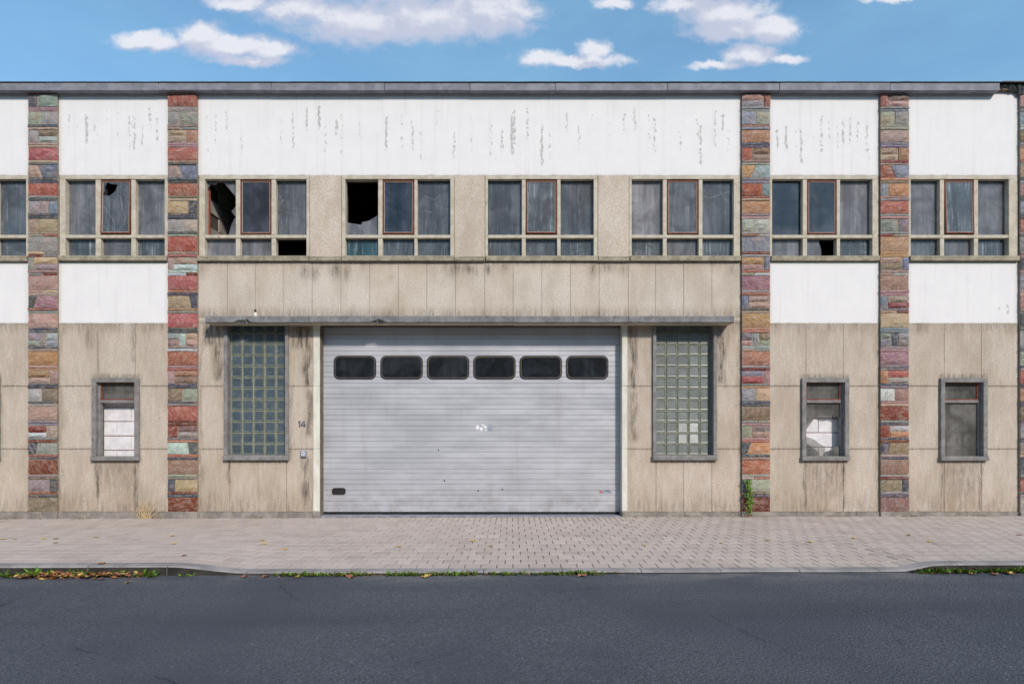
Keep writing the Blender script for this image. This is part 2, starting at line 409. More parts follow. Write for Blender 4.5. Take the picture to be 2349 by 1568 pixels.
M = {}
def materials():
    M['concrete'] = m_concrete(); M['plaster'] = m_plaster(); M['stone'] = m_stone(); M['door'] = m_door()
    M['asphalt'] = m_asphalt(); M['paver'] = m_paver()
    M['mortar'] = m_simple('pillar_mortar', lin(150, 140, 122), lin(178, 168, 150), 12, .95, .006)
    M['backing'] = m_simple('joint_backing_wall', lin(100, 92, 80), lin(124, 116, 102), 8, .95)  # plain colour of the wall seen in the open joints
    M['frame'] = m_simple('aged_cream_window_frame', lin(182, 174, 154), lin(204, 197, 180), 7, .8, .003, 70, dark=lin(120, 110, 90))
    M['sill'] = m_simple('weathered_concrete_sill', lin(138, 130, 112), lin(172, 163, 142), 9, .9, .006, 80, dark=lin(84, 78, 68))
    M['rust'] = m_simple('red_oxide_sash', lin(104, 58, 46), lin(128, 76, 60), 14, .75, .002, 60, dark=lin(84, 48, 38))
    M['putty'] = m_simple('old_putty', lin(180, 178, 168), lin(205, 203, 192), 30, .9)
    M['greyframe'] = m_simple('grey_stone_surround', lin(120, 118, 116), lin(144, 142, 140), 7, .8, .004, 80, dark=lin(88, 86, 86))
    M['zinc'] = m_simple('grey_fascia_stone', lin(120, 122, 130), lin(142, 144, 152), 5, .7, .002, 70, dark=lin(104, 104, 110))
    M['felt'] = m_simple('roof_felt', lin(58, 59, 61), lin(92, 92, 93), 9, .9, .008, 60)
    M['soffit'] = m_simple('brown_soffit_board', lin(96, 84, 68), lin(126, 112, 92), 9, .9, .004, 60, dark=lin(70, 60, 48))
    M['canopy'] = m_simple('weathered_canopy_concrete', lin(112, 113, 114), lin(140, 140, 140), 6, .9, .008, 70, dark=lin(72, 72, 72))
    M['soffit_pale'] = m_simple('pale_canopy_soffit', lin(186, 176, 152), lin(205, 196, 174), 6, .9, .003)
    M['plinth'] = m_simple('plinth_stone', lin(124, 119, 112), lin(158, 152, 144), 4, .9, .005, 80, dark=lin(92, 86, 78))
    M['post'] = m_simple('white_door_post', lin(206, 204, 190), lin(226, 224, 212), 5, .7, .002, 60, dark=lin(176, 168, 146), zs=.4)
    M['steel'] = m_simple('grey_door_track', lin(124, 126, 132), lin(148, 150, 156), 5, .5, .001, 60)
    M['rubber'] = m_simple('black_rubber', lin(34, 33, 33), lin(50, 48, 47), 14, .6, .001)
    M['gold'] = m_simple('bronze_bead', lin(110, 102, 92), lin(138, 128, 114), 14, .4, .001, metal=.4)
    M['bluestone'] = m_simple('bluestone_threshold', lin(118, 122, 130), lin(146, 149, 156), 6, .8, .003)
    M['wblock'] = m_simple('white_concrete_block', lin(212, 210, 212), lin(232, 231, 232), 6, .85, .003, 70, gk=.15)
    M['pinkmortar'] = m_simple('pink_mortar', lin(150, 112, 100), lin(190, 160, 150), 25, .95, .012, 50)
    M['glassjoint'] = m_simple('glass_block_mortar', lin(156, 151, 126), lin(176, 171, 148), 10, .8, .002)
    M['blockrim'] = m_simple('glass_block_rim', lin(92, 104, 100), lin(122, 132, 124), 12, .35, .001, spec=.4)
    M['blockface_l'] = m_block_face('ribbed_glass_block', lin(74, 88, 98), 'h')
    M['blockface_r'] = m_block_face('gridded_glass_block', lin(108, 116, 114), 'x')
    M['blockface_glow'] = m_block_face('painted_glow_glass_block', lin(190, 194, 190), 'x')  # brightness of something lit behind, put into the block colour
    M['interior'] = m_simple('interior_wall', lin(74, 68, 64), lin(98, 92, 86), 3, .95)
    M['interior_pale'] = m_simple('interior_pale_block', lin(150, 146, 138), lin(176, 172, 164), 3, .95)
    M['interior_brick'] = m_simple('interior_brick_edge', lin(150, 84, 66), lin(176, 104, 82), 16, .95)
    M['concrete_dark'] = m_simple('interior_beam', lin(60, 54, 50), lin(84, 76, 70), 5, .95)
    M['grey_metal'] = m_simple('grey_metal', lin(120, 124, 130), lin(142, 146, 152), 12, .45, .001, metal=.5)
    M['bell'] = m_simple('pale_grey_plastic', lin(140, 148, 160), lin(158, 166, 176), 12, .5, .001)
    M['white'] = m_simple('white_label', lin(222, 224, 226), lin(236, 238, 240), 30, .6, .001)
    M['redmark'] = m_simple('red_print', lin(190, 96, 80), lin(200, 110, 92), 30, .6, .001)
    M['darkmark'] = m_simple('dark_print', lin(64, 76, 76), lin(80, 92, 92), 30, .6, .001)
    M['kerb'] = m_simple('kerb_concrete', lin(126, 123, 122), lin(156, 152, 150), 3, .9, .005, 80, dark=lin(102, 98, 94))
    M['kerbface'] = m_simple('grimy_shaded_kerb_face', lin(44, 42, 39), lin(70, 67, 61), 5, .95, .006, 60, dark=lin(34, 32, 29))  # front face: grime and its shade both put into the colour
    M['bed'] = m_simple('paving_bed_sand', lin(92, 84, 74), lin(116, 108, 98), 5, .95)
    M['earth'] = m_simple('earth', lin(70, 64, 52), lin(98, 90, 74), 5, .95, .02)
    M['added_hill'] = m_simple('added_wooded_hill', lin(52, 54, 44), lin(84, 82, 64), 1.2, .95, .05, 6)
    M['rooftop'] = m_simple('rooftop_gravel', lin(84, 84, 86), lin(116, 116, 118), 5, .95)
    M['leafgreen'] = m_simple('weed_leaf', lin(74, 112, 36), lin(118, 156, 56), 18, .6, .001, 60)
    M['leafdark'] = m_simple('ivy_leaf', lin(34, 58, 26), lin(66, 94, 40), 18, .5, .001, 60)
    M['moss'] = m_simple('moss', lin(74, 82, 34), lin(112, 110, 50), 18, .9, .002, 60)
    M['straw'] = m_simple('dry_grass', lin(176, 152, 112), lin(206, 184, 144), 18, .8, .001)
    M['leafbrown'] = m_simple('brown_leaf', lin(112, 70, 40), lin(158, 104, 60), 25, .8, .001)
    M['leafyellow'] = m_simple('yellow_leaf', lin(176, 148, 80), lin(196, 170, 104), 25, .7, .001)
    M['leafred'] = m_simple('red_brown_leaf', lin(128, 84, 66), lin(164, 116, 94), 25, .8, .001)
    M['g_hazy'] = m_glass('hazy_dusty_glass', .80, lin(122, 122, 125), .22)
    M['g_streak'] = m_glass('streaked_dusty_glass', .74, lin(104, 110, 114), .40)
    M['g_run'] = m_glass('glass_with_pale_runs', .70, lin(102, 110, 114), .85)
    M['g_teal'] = m_glass('teal_glass_with_pale_runs', .8, lin(58, 92, 100), 1.0)
    M['crack'] = m_simple('glass_crack', lin(176, 184, 188), lin(204, 210, 212), 30, .5, .001)
    M['g_clear'] = m_glass('half_clear_glass', .13, lin(98, 104, 116), .15, .9, edge=.35)
    M['g_pale'] = m_glass('pale_frosted_glass', .93, lin(142, 141, 144), .08)
    M['g_film'] = m_glass('cracked_clear_glass', .34, lin(138, 136, 130), .10, .8, (.90, .90, .88))
    M['g_door'] = m_glass('dark_door_glass', .42, lin(60, 66, 74), .05, 1.6)
materials()

# ------------------------------------------------------------------ ground, road, pavement
GY0, GY1 = -0.02, -3.47          # pavement from the wall to the kerb
KW = .15
XL, XR = -13.0, 13.0
def smooth(a, b, x):
    t = min(1, max(0, (x - a) / (b - a))); return t * t * (3 - 2 * t)
def clampx(x): return max(-12.0, min(12.0, x))
def lift(x): return .075 * (1 - smooth(-3.95, -3.0, x)) + .070 * smooth(4.45, 4.90, x)
def zpave(x, y):
    t = max(0, min(1.1, (GY0 - y) / (GY0 - GY1)))
    return .003 * clampx(x) + lift(x) * t * t
def zroad(x): return -.030 + .0045 * clampx(x)

def ground():
    mb = MB(); mb.poly([(-300, -300, -.35), (300, -300, -.35), (300, 400, -.35), (-300, 400, -.35)])
    tag(mb.build('ground', M['earth']), kind='structure')
    mb = MB(); nx, ny = 160, 14  # unseen hill added behind the camera, gives the panes something dark to reflect
    for j in range(ny + 1):
        for i in range(nx + 1):
            x = -160 + 320 * i / nx; t = j / ny; y = -26 - 30 * t
            tree = mnoise.noise(Vector((x * .22, y * .3, 2))) * 1.6 + mnoise.noise(Vector((x * .7, y * .8, 5))) * .9
            mb.v.append((x, y, -.36 + smooth(0, .9, t) * (18.5 + 2.5 * mnoise.noise(Vector((x * .03, 1, 0))) + tree) + (tree * .6 if 0 < j < ny else 0) * smooth(0, .2, t)))
    for j in range(ny):
        for i in range(nx): k = j * (nx + 1) + i; mb.f.append((k + 1, k, k + nx + 1, k + nx + 2)); mb.m.append(0)
    tag(mb.build('added_hillside', M['added_hill']), kind='structure')
    xs = [-120, -60, -30, -13] + [-13 + 26 * i / 40 for i in range(1, 41)] + [30, 60, 120]
    ys = [-3.55, -3.9, -5, -7, -10, -13.5]
    mb = MB()
    for a in range(len(xs) - 1):
        for b in range(len(ys) - 1):
            q = [(xs[a], ys[b + 1]), (xs[a + 1], ys[b + 1]), (xs[a + 1], ys[b]), (xs[a], ys[b])]
            mb.poly([(x, y, zroad(x)) for x, y in q])
    tag(mb.build('road', M['asphalt']), kind='structure')
    # pavement bed with the pavers on it
    mb = MB(); n = 320
    for i in range(n):
        for j in range(14):
            x0, x1 = XL + (XR - XL) * i / n, XL + (XR - XL) * (i + 1) / n
            y0, y1 = GY0 + .02 + (GY1 - GY0 - .04) * j / 14, GY0 + .02 + (GY1 - GY0 - .04) * (j + 1) / 14
            mb.poly([(x, y, zpave(x, y) - .022) for x, y in ((x0, y1), (x1, y1), (x1, y0), (x0, y0))])
    pav = tag(mb.build('pavement', M['bed']), kind='structure')
    rr = random.Random(5)
    # rows of pavers in stretcher bond, two rows of small setts in front of the door sill
    cells = []
    rows = 16; dep = (GY0 - GY1) / rows
    for r in range(rows):
        y0 = GY0 - dep * r; y1 = y0 - dep
        pw = .19
        x = XL - pw * (.5 if r % 2 else 0) - rr.uniform(0, .01)
        while x < XR:
            a, b_ = max(x, XL), min(x + pw, XR); x += pw
            if b_ - a < .04: continue
            if r < 2 and a > -3.45 and b_ < 2.05:
                h = (a + b_) / 2
                cells.append((a, h, y0, y1, r)); cells.append((h, b_, y0, y1, r))
            else: cells.append((a, b_, y0, y1, r))
    def paver(mb, tones, a, b_, y0, y1, tone):
        g = .0040; c = .006; dz = rr.uniform(-.0012, .0012); tx, ty = rr.uniform(-.002, .002), rr.uniform(-.002, .002)
        cx, cy = (a + b_) / 2, (y0 + y1) / 2
        sk = rr.uniform(-.004, .004)
        def P(x, y, dzz): return (x + sk * (y - cy) / .1, y, zpave(x, y) + dz + dzz + tx * (x - cx) + ty * (y - cy))
        i = len(mb.v)
        o = [(a + g, y1 + g), (b_ - g, y1 + g), (b_ - g, y0 - g), (a + g, y0 - g)]
        n_ = [(a + g + c, y1 + g + c), (b_ - g - c, y1 + g + c), (b_ - g - c, y0 - g - c), (a + g + c, y0 - g - c)]
        mb.v += [P(x, y, -.03) for x, y in o] + [P(x, y, -.004) for x, y in o] + [P(x, y, 0) for x, y in n_]
        for k in range(4):
            l = (k + 1) % 4
            mb.f += [(i + k, i + l, i + 4 + l, i + 4 + k), (i + 4 + k, i + 4 + l, i + 8 + l, i + 8 + k)]; mb.m += [0, 0]
        mb.f.append((i + 8, i + 9, i + 10, i + 11)); mb.m.append(0)
        tones += [tone] * 12
    def finish(mb, tones, name):
        o = mb.build(name, M['paver'], pav)
        at = o.data.attributes.new('tone', 'FLOAT', 'POINT'); at.data.foreach_set('value', tones)
        return o
    vis = sorted([c for c in cells if abs((c[0] + c[1]) / 2) < 6.3], key=lambda c: -c[4])[:290]
    vs = set(id(c) for c in vis)
    rest = MB(); rt = []
    for c in cells:
        tone = min(1, max(0, rr.gauss(.5, .2)))
        if id(c) in vs:
            mb, t = MB(), []; paver(mb, t, *c[:4], tone); finish(mb, t, 'paver')
        else: paver(rest, rt, *c[:4], tone)
    o = finish(rest, rt, 'paver_field'); tag(o, kind='stuff')
    # kerb stones
    kerb = tag(empty('kerb', (0, GY1, 0)), kind='structure')
    x = XL
    edges = [XL + .05]
    k = -3.04
    while k > XL: edges.append(k); k -= .905
    k = -3.04 + .905
    while k < XR: edges.append(k); k += .905
    edges = sorted(edges) + [XR]
    for a, b_ in zip(edges[:-1], edges[1:]):
        mb = MB(); g = .004; c = .018; dy = rr.uniform(-.006, .006)
        ns = 6; prof = []
        for i in range(ns + 1):
            xx = a + g + (b_ - a - 2 * g) * i / ns
            zt = zpave(xx, GY1) + .002
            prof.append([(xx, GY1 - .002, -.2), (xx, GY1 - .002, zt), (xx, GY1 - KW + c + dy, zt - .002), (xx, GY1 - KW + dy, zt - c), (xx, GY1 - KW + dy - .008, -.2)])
        i0 = len(mb.v)
        for p in prof: mb.v += [(q[0], q[1] - GY1, q[2]) for q in p]
        for i in range(ns):
            for k in range(4):
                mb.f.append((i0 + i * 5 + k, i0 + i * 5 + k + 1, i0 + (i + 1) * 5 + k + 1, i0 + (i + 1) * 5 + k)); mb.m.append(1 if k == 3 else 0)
        mb.f.append(tuple(i0 + k for k in (4, 3, 2, 1, 0))); mb.m.append(0)
        mb.f.append(tuple(i0 + ns * 5 + k for k in range(5))); mb.m.append(0)
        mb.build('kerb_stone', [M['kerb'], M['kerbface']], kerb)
ground()

# ------------------------------------------------------------------ the building
B = tag(empty('factory_building', (0, 0, 0)), 'long disused two-storey factory with stone pillars, white plaster panels and roller door', 'building')
PIL = [(-249, -183.5), (69.5, 135.5), (388.5, 455), (1700, 1764), (2017, 2081), (2336, 2400)]
XB0, XB1 = ux(-249), ux(2400)
TOPV = 190
# windows of the upper floor: outer left, outer right, and the three panes across
UW = [(-182, 66, [(-170, -101), (-89, -20), (-8, 60)]),
      (137, 386, [(150, 218), (230, 300), (310, 378)]),
      (457, 710, [(470, 540), (550, 622), (632, 703)]),
      (784, 1042, [(792, 867), (877, 950), (957, 1033)]),
      (1113, 1371, [(1119, 1197), (1206, 1278), (1286, 1362)]),
      (1443, 1698, [(1449, 1521), (1530, 1603), (1612, 1683)]),
      (1765.5, 2015.5, [(1771, 1842), (1852, 1920), (1928, 2001)]),
      (2082.5, 2334, [(2089, 2157), (2167, 2235), (2245, 2314)])]
WT, WG0, WTR0, WTR1, WG1, WS = 403, 411, 538.5, 546, 588, 600
SW = [(-106, 2), (213.5, 321), (1837.5, 1945), (2154.5, 2261.5)]     # small windows below
GBW = [(515.5, 663), (1496.5, 1643)]                                  # glass-block windows
DOOR = (735, 1427)

def cut_wall():
    """rough wall behind the cladding with the window and door openings"""
    holes = [(a + 4, b - 4, 405, 592) for a, b, _ in UW]
    holes += [(a + 8, b - 8, 872, 1050) for a, b in SW] + [(a + 6, b - 6, 735, 1050) for a, b in GBW] + [(DOOR[0], DOOR[1], 735, 1200)]
    us = sorted(set([-249, 2400] + [h[0] for h in holes] + [h[1] for h in holes]))
    vs = sorted(set([TOPV + 2, 1200] + [h[2] for h in holes] + [h[3] for h in holes]))
    mb = MB()
    for a, b in zip(us[:-1], us[1:]):
        run = None
        for c, d in list(zip(vs[:-1], vs[1:])) + [(None, None)]:
            solid = c is not None and not any(h[0] <= a and b <= h[1] and h[2] <= c and d <= h[3] for h in holes)
            if solid: run = (run[0], d) if run else (c, d)
            elif run:
                mb.box(ux(a), ux(b), .012, .28, vz(run[1]), vz(run[0])); run = None
    mb.build('rough_wall', M['backing'], B)
    # shell: side walls, back wall, roof slab, floor
    H = vz(TOPV)
    mb = MB(); mb.box(XB0, XB0 + .3, .281, 9, -.2, H - .01); mb.build('side_wall', M['interior'], B)
    mb = MB(); mb.box(XB1 - .3, XB1, .281, 9, -.2, H - .01); mb.build('side_wall', M['interior'], B)
    mb = MB(); mb.box(XB0, XB1, 9, 9.3, -.2, H - .01); mb.build('back_wall', M['interior'], B)
    mb = MB(); mb.box(XB0 + .3, XB1 - .3, .281, 9, -.15, .02); mb.build('floor_slab', M['interior'], B)
    mb = MB(); mb.box(XB0, XB1, .02, 9.3, H - .01, H + .03); mb.build('roof_slab', M['rooftop'], B)
    # cross wall of pale blocks and beams seen through the broken panes
    xw = ux(459)
    par = MB(); par.box(xw - .12, xw, .285, 6, .02, H - .3); par = par.build('cross_wall', M['interior'], B)
    for k in range(12):
        for j in range(7):
            y0 = .30 + j * .62 + (.31 if k % 2 else 0); z0 = 4.0 + k * .26
            if z0 + .25 > H - .4: continue
            mb = MB(); mb.box(xw + .001, xw + .02, y0 + .008, y0 + .60, z0 + .008, z0 + .25)
            mb.build('block', M['interior_pale'], par)
    for k in range(5):
        mb = MB(); mb.box(XB0 + .3, XB1 - .3, 1.2 + k * 1.6, 1.45 + k * 1.6, H - .46, H - .012); mb.build('roof_beam', M['concrete_dark'], B)
cut_wall()

# --- stains and edge tones on the concrete and plaster (fixed shapes, in facade pixels)
def nz(u, v, s=.02, sv=None): return mnoise.noise(Vector((u * s, v * (sv or s), 3.1)))
def gauss(x, c, w): return math.exp(-((x - c) / w) ** 2)
def box_soft(x, a, b, e): return smooth(a - e, a + e, x) * (1 - smooth(b - e, b + e, x))
VST = [(500, 11, 745, 872, .8), (484, 22, 738, 790, .9), (705, 9, 745, 885, .95), (709, 6, 895, 1000, .9), (702, 11, 1050, 1172, .7), (688, 22, 738, 800, .8),
       (1453, 8, 775, 890, .9), (1452, 9, 900, 1010, .65), (1447, 14, 742, 790, .7), (1655, 9, 742, 880, .9), (1640, 26, 738, 792, .8),
       (665, 7, 880, 1060, .45), (223, 4, 1056, 1140, 1.0), (312, 4, 1056, 1172, .9), (1846, 4, 1056, 1172, .8), (1934, 4, 1056, 1172, .8),
       (2162, 4, 1056, 1172, .7), (2248, 4, 1056, 1172, .7), (527, 3, 1056, 1110, .8), (460, 5, 745, 1172, .35), (139, 4, 741, 1172, .3),
       (2014, 5, 741, 1172, .35), (1696, 4, 741, 1172, .3), (204, 8, 745, 800, .45), (306, 6, 745, 830, .5), (225, 3, 741, 868, .3)]
PAT = [(722, 620, 10, 20, .8), (770, 618, 14, 18, .85), (700, 622, 12, 18, .7), (795, 620, 8, 22, .7), (1040, 614, 22, 16, .8), (1080, 616, 22, 16, .7),
       (1120, 618, 10, 18, .7), (1155, 612, 12, 14, .5), (1360, 620, 8, 22, .7), (1395, 612, 22, 14, .6), (1430, 614, 12, 16, .55), (1680, 620, 14, 16, .45),
       (898, 636, 9, 12, .35), (460, 612, 12, 22, .4), (690, 628, 4, 4, .6)]
def stain(x, y, z):
    u, v = CU + x * S, BV - z * S
    s = 0.0
    for c, w, a, b, k in VST:
        if a - 12 < v < b + 12 and abs(u - c) < w * 3:
            cc = c + 4 * nz(u * 0 + c, v, .03)
            s = max(s, k * gauss(u, cc, w) * box_soft(v, a, b, 8))
    for cu, cv, a, b, k in PAT:
        s = max(s, k * math.exp(-((u - cu) / a) ** 2 - ((v - cv) / b) ** 2))
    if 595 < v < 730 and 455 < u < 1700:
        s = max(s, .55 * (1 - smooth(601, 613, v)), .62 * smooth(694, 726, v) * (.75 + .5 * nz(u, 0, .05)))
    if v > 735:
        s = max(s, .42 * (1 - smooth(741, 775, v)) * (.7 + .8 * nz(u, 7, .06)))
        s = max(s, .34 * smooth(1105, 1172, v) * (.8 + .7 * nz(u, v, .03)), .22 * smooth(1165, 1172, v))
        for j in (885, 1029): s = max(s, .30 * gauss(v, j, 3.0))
        for a, b in SW:
            if v > 1050: s = max(s, .44 * box_soft(u, a + 11, b - 10, 3) * (1 - .55 * smooth(1060, 1172, v)) * (.85 + .7 * nz(u, v * .2, .06)))
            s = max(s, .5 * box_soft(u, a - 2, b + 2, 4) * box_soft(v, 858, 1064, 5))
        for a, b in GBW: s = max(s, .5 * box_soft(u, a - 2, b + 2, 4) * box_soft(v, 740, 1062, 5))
    return max(0.0, min(1.0, s + (.17 if v > 735 else .03) + .07 * nz(u, v, .012)))
def warm(x, y, z):
    u, v = CU + x * S, BV - z * S
    s = .08 + .25 * nz(u, v, .006)
    if 455 < u < 1700 and v < 730: s += .7 * (1 - smooth(602, 640, v)) * (.6 + .5 * nz(u, 1, .03)) + .3 * smooth(690, 725, v)
    if v > 735:
        s += .34
        s += .25 * (1 - smooth(741, 790, v)) + .25 * smooth(1080, 1172, v)
        for a, b in SW:
            if v > 1050: s += .5 * box_soft(u, a + 11, b - 10, 3) * (.8 + .5 * nz(u, v * .3, .05))
        if 139 < u < 260 and v > 1120: s += .7 * smooth(1135, 1172, v)
        if 455 < u < 1700: s += .12
    return max(0.0, min(1.0, s))
CATT = {'stain': stain, 'warm': warm}
fr = random.Random(8)
FL = []
for c, k in [(475, .5), (495, .6), (520, .75), (555, .7), (615, .4), (645, .6), (672, .75), (704, .8), (732, 1), (746, .6), (772, .85), (783, .6), (825, .4), (886, .9), (922, .6), (946, .7),
          (966, .6), (1005, .5), (1042, .75), (1082, .55), (1126, .6), (1152, .8), (1175, 1), (1180, .8), (1210, .7), (1243, .9), (1262, .7), (1300, .75), (1328, .65), (1357, .5), (1398, .45),
          (1432, .7), (1456, .8), (1490, .6), (1502, .8), (1561, .7), (1600, .65), (1607, .8), (1640, .7), (1658, .85), (1672, .6)]:
    a = fr.uniform(235, 300); FL.append((c, a, a + fr.uniform(50, 110), k))
for c, k in [(158, .6), (176, .5), (199, .9), (216, .5), (244, .5), (270, .5), (297, .65), (308, .8), (326, .75), (344, .8), (360, .65), (222, .5)]:
    a = fr.uniform(235, 280); FL.append((c, a, a + fr.uniform(60, 110), k))
for c, k in [(1783, .8), (1803, .9), (1825, .55), (1838, .8), (1866, .5), (1884, .75), (1902, .65), (1921, .6), (1934, .85), (1950, .7), (1968, .7), (1988, .75)]:
    a = fr.uniform(250, 290); FL.append((c, a, a + fr.uniform(60, 105), k))
FL += [(2292, 690, 722, .6), (2312, 690, 725, .9), (2325, 685, 705, .6), (1995, 320, 385, .4)]
def flake(x, y, z):
    u, v = CU + x * S, BV - z * S
    s = .30
    for c, a, b, k in FL:
        if abs(u - c) < 14: s = max(s, (.30 + .62 * k) * gauss(u, c + 2.0 * nz(c, v, .06), 6.0) * box_soft(v, a, b, 14))
    return min(1, s)
def dirt_tone(x, y, z):  # dirty lower edges; greyer under eaves and sills and beside pillars
    u, v = CU + x * S, BV - z * S
    s = .55 * (1 - smooth(209, 222, v)) if v < 300 else 0
    s = max(s, .75 * smooth(397, 404, v) * (.6 + .9 * nz(u, 3, .05)) if 350 < v < 420 else 0)
    s = max(s, .5 * (1 - smooth(600, 610, v)) if 590 < v < 650 else 0, .5 * smooth(737, 742, v) * (.5 + nz(u, 5, .06)) if 700 < v < 745 else 0)
    for a, b in PIL: s = max(s, .40 * gauss(u, a, 7), .30 * gauss(u, b, 6))
    return max(0, min(1, s + .04))
PATT = {'flake': flake, 'dirt_tone': dirt_tone}

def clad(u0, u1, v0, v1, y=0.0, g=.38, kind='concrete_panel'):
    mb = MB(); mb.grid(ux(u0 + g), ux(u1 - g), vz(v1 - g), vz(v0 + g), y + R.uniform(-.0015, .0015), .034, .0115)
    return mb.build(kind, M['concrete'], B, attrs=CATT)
def plaster(u0, u1, v0, v1):
    mb = MB(); mb.grid(ux(u0), ux(u1), vz(v1), vz(v0), 0.0, .030, .0115)
    return mb.build('plaster_panel', M['plaster'], B, attrs=PATT)

# bays between the pillars
SMALL = [(-183.5, 69.5, 0), (135.5, 388.5, 1), (1764, 2017, 2), (2081, 2336, 3)]
for a, b, i in SMALL:
    plaster(a, b, 209, 402.5)
    plaster(a, b, 600.5, 741)
    s0, s1 = SW[i]; c0, c1 = s0 + 11.5, s1 - 10.5
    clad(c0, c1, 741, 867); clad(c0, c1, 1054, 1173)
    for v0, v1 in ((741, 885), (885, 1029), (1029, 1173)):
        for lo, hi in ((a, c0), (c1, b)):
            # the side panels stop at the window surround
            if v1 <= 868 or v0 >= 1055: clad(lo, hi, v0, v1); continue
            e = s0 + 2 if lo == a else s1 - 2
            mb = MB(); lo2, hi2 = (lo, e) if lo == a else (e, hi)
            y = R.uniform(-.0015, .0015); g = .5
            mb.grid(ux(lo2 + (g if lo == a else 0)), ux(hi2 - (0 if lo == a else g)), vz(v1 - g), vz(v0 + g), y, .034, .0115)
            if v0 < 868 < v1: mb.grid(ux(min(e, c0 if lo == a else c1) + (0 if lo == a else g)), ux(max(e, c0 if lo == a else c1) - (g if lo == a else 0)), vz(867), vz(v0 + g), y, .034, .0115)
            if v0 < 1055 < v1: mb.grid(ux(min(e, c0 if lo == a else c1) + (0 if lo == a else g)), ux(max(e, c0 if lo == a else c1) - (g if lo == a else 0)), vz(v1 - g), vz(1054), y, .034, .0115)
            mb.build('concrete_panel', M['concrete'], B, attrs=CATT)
plaster(455, 1700, 209, 402.5)
ed = [455, 521.6, 586, 651, 716, 782, 848, 914, 979, 1045, 1112, 1177, 1243, 1308.6, 1374.5, 1441, 1504, 1568, 1633, 1700]
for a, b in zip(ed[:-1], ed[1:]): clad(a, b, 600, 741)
for a, b in ((711, 783.5), (1042.5, 1112.5), (1371.5, 1442.5)): clad(a, b, 403, 589, -.012, .4, 'pier_panel')
for (lo, hi), (w0, w1), js in (((455, 718.5), GBW[0], (527, 592, 657)), ((1439.5, 1700), GBW[1], (1505, 1568, 1633))):
    for v0, v1 in ((741, 885), (885, 1029)):
        clad(lo, w0 + 2, v0, v1); clad(w1 - 2, hi, v0, v1)
    e = [lo, *js, hi]
    for a, b in zip(e[:-1], e[1:]):
        if a < w0 < b or (b > w1 > a):
            mb = MB(); y = 0.0
            if a < w0:
                mb.grid(ux(a + .5), ux(w0 + 1.5), vz(1172.5), vz(1029.5), y, .034, .0115); mb.grid(ux(w0 + 1.5), ux(b - .5), vz(1172.5), vz(1053), y, .034, .0115)
            else:
                mb.grid(ux(a + .5), ux(w1 - 1.5), vz(1172.5), vz(1053), y, .034, .0115); mb.grid(ux(w1 - 1.5), ux(b - .5), vz(1172.5), vz(1029.5), y, .034, .0115)
            mb.build('concrete_panel', M['concrete'], B, attrs=CATT)
        else: clad(a, b, 1053, 1173)

# plinth
def plinth():
    pr = random.Random(3)
    spans = [(-249, 718), (1440, 2400)]
    for a, b in spans:
        u = a
        while u < b - 1:
            w = pr.uniform(95, 150); e = u + w if b - u - w > 60 else b
            x0, x1 = ux(u) + .002, ux(e) - .002
            mb = MB(); mb.box(x0, x1, -.022 + pr.uniform(-.003, .003), .0115, -.15, vz(1173.5), c=.006); mb.build('plinth_stone', M['plinth'], B); u = e
    for (a, b) in PIL:
        mb = MB(); mb.box(ux(a - 1), ux(b + 1), -.062, -.026, -.15, vz(1171.5 + pr.uniform(0, 1)), c=.006); mb.build('plinth_stone', M['plinth'], B)
plinth()

# --- stone pillars
SC = {'R': (176, 98, 86), 'Q': (182, 96, 70), 'D': (140, 64, 46), 'O': (198, 142, 104), 'Y': (204, 176, 134), 'T': (190, 166, 142), 'P': (186, 148, 142), 'G': (150, 145, 146),
      'N': (84, 90, 102), 'B': (146, 154, 166), 'E': (166, 170, 156), 'L': (196, 206, 206), 'M': (142, 120, 98), 'W': (160, 112, 112), 'U': (116, 132, 152)}
CY = [(239.5, 269.4), (282.6, 313.6), (328.5, 358.4), (372.5, 402.6), (416.3, 446.2), (461.6, 491), (505.4, 535.3), (550, 580), (594, 630), (645.3, 675.8), (691, 725.3), (740.6, 770.5),
      (784.8, 819), (833.5, 865), (879.7, 912.7), (927, 957.7), (971.5, 1001.5), (1015.9, 1049.6), (1064.3, 1092.4), (1106, 1133.7), (1149, 1183.6), (1198, 1226.5), (1242.4, 1278)]
# courses from the top; F whole, V split, S slanted split, L one + two stacked, X two stacked + one, H three columns; then the two thin courses below
P1 = "C:R|S30,33NE:p|V50EB:NT|L36GML:PT|FR:TN|S33,50TU:NN|FQ:GN|V70GU:NN|V30PY:T(ER)|FG:(YG)(DG)|L20GYG:P(GD)|FP:(PY)P|S32,18NP:RE|FP:NN|HGEELB:NT|FO:PO|X73OPP:NN|V46LM:NE|FP:GG|X63DLT:GD|S32,27NG:RN|FD:GM|V73GN:DN|FM:"
P2 = "C:P|FR:g|V40GE:P(PG)|X62TTO:PP|FR:TN|S33,52PU:NN|FQ:MT|V70YN:NN|V50GE:NE|FQ:(TP)R|L20PTL:L(LD)|FR:ON|S72,80TN:OE|FR:NN|HEPLTP:GL|FR:PR|L22POM:NN|V50ME:NG|FR:DD|L33DMG:GO|S67,73LN:RN|FM:EG|V25NY:DN|FD:"
P3 = "C:G|X78PGR:BB|V50BE:OB|FO:NN|L37RMP:PE|S50,32OB:BB|V72QB:RT|FO:GP|V43EE:E(ME)|FB:DG|X78OPB:R(EL)|FW:GR|L23UPP:NT|FO:OO|HGPBME:B(PE)|FO:GD|X76GRP:GO|V50GY:NN|FM:(GE)P|L35EGP:PR|S32,20NO:NP|FQ:G(TR)|V25NE:MN|FD:"
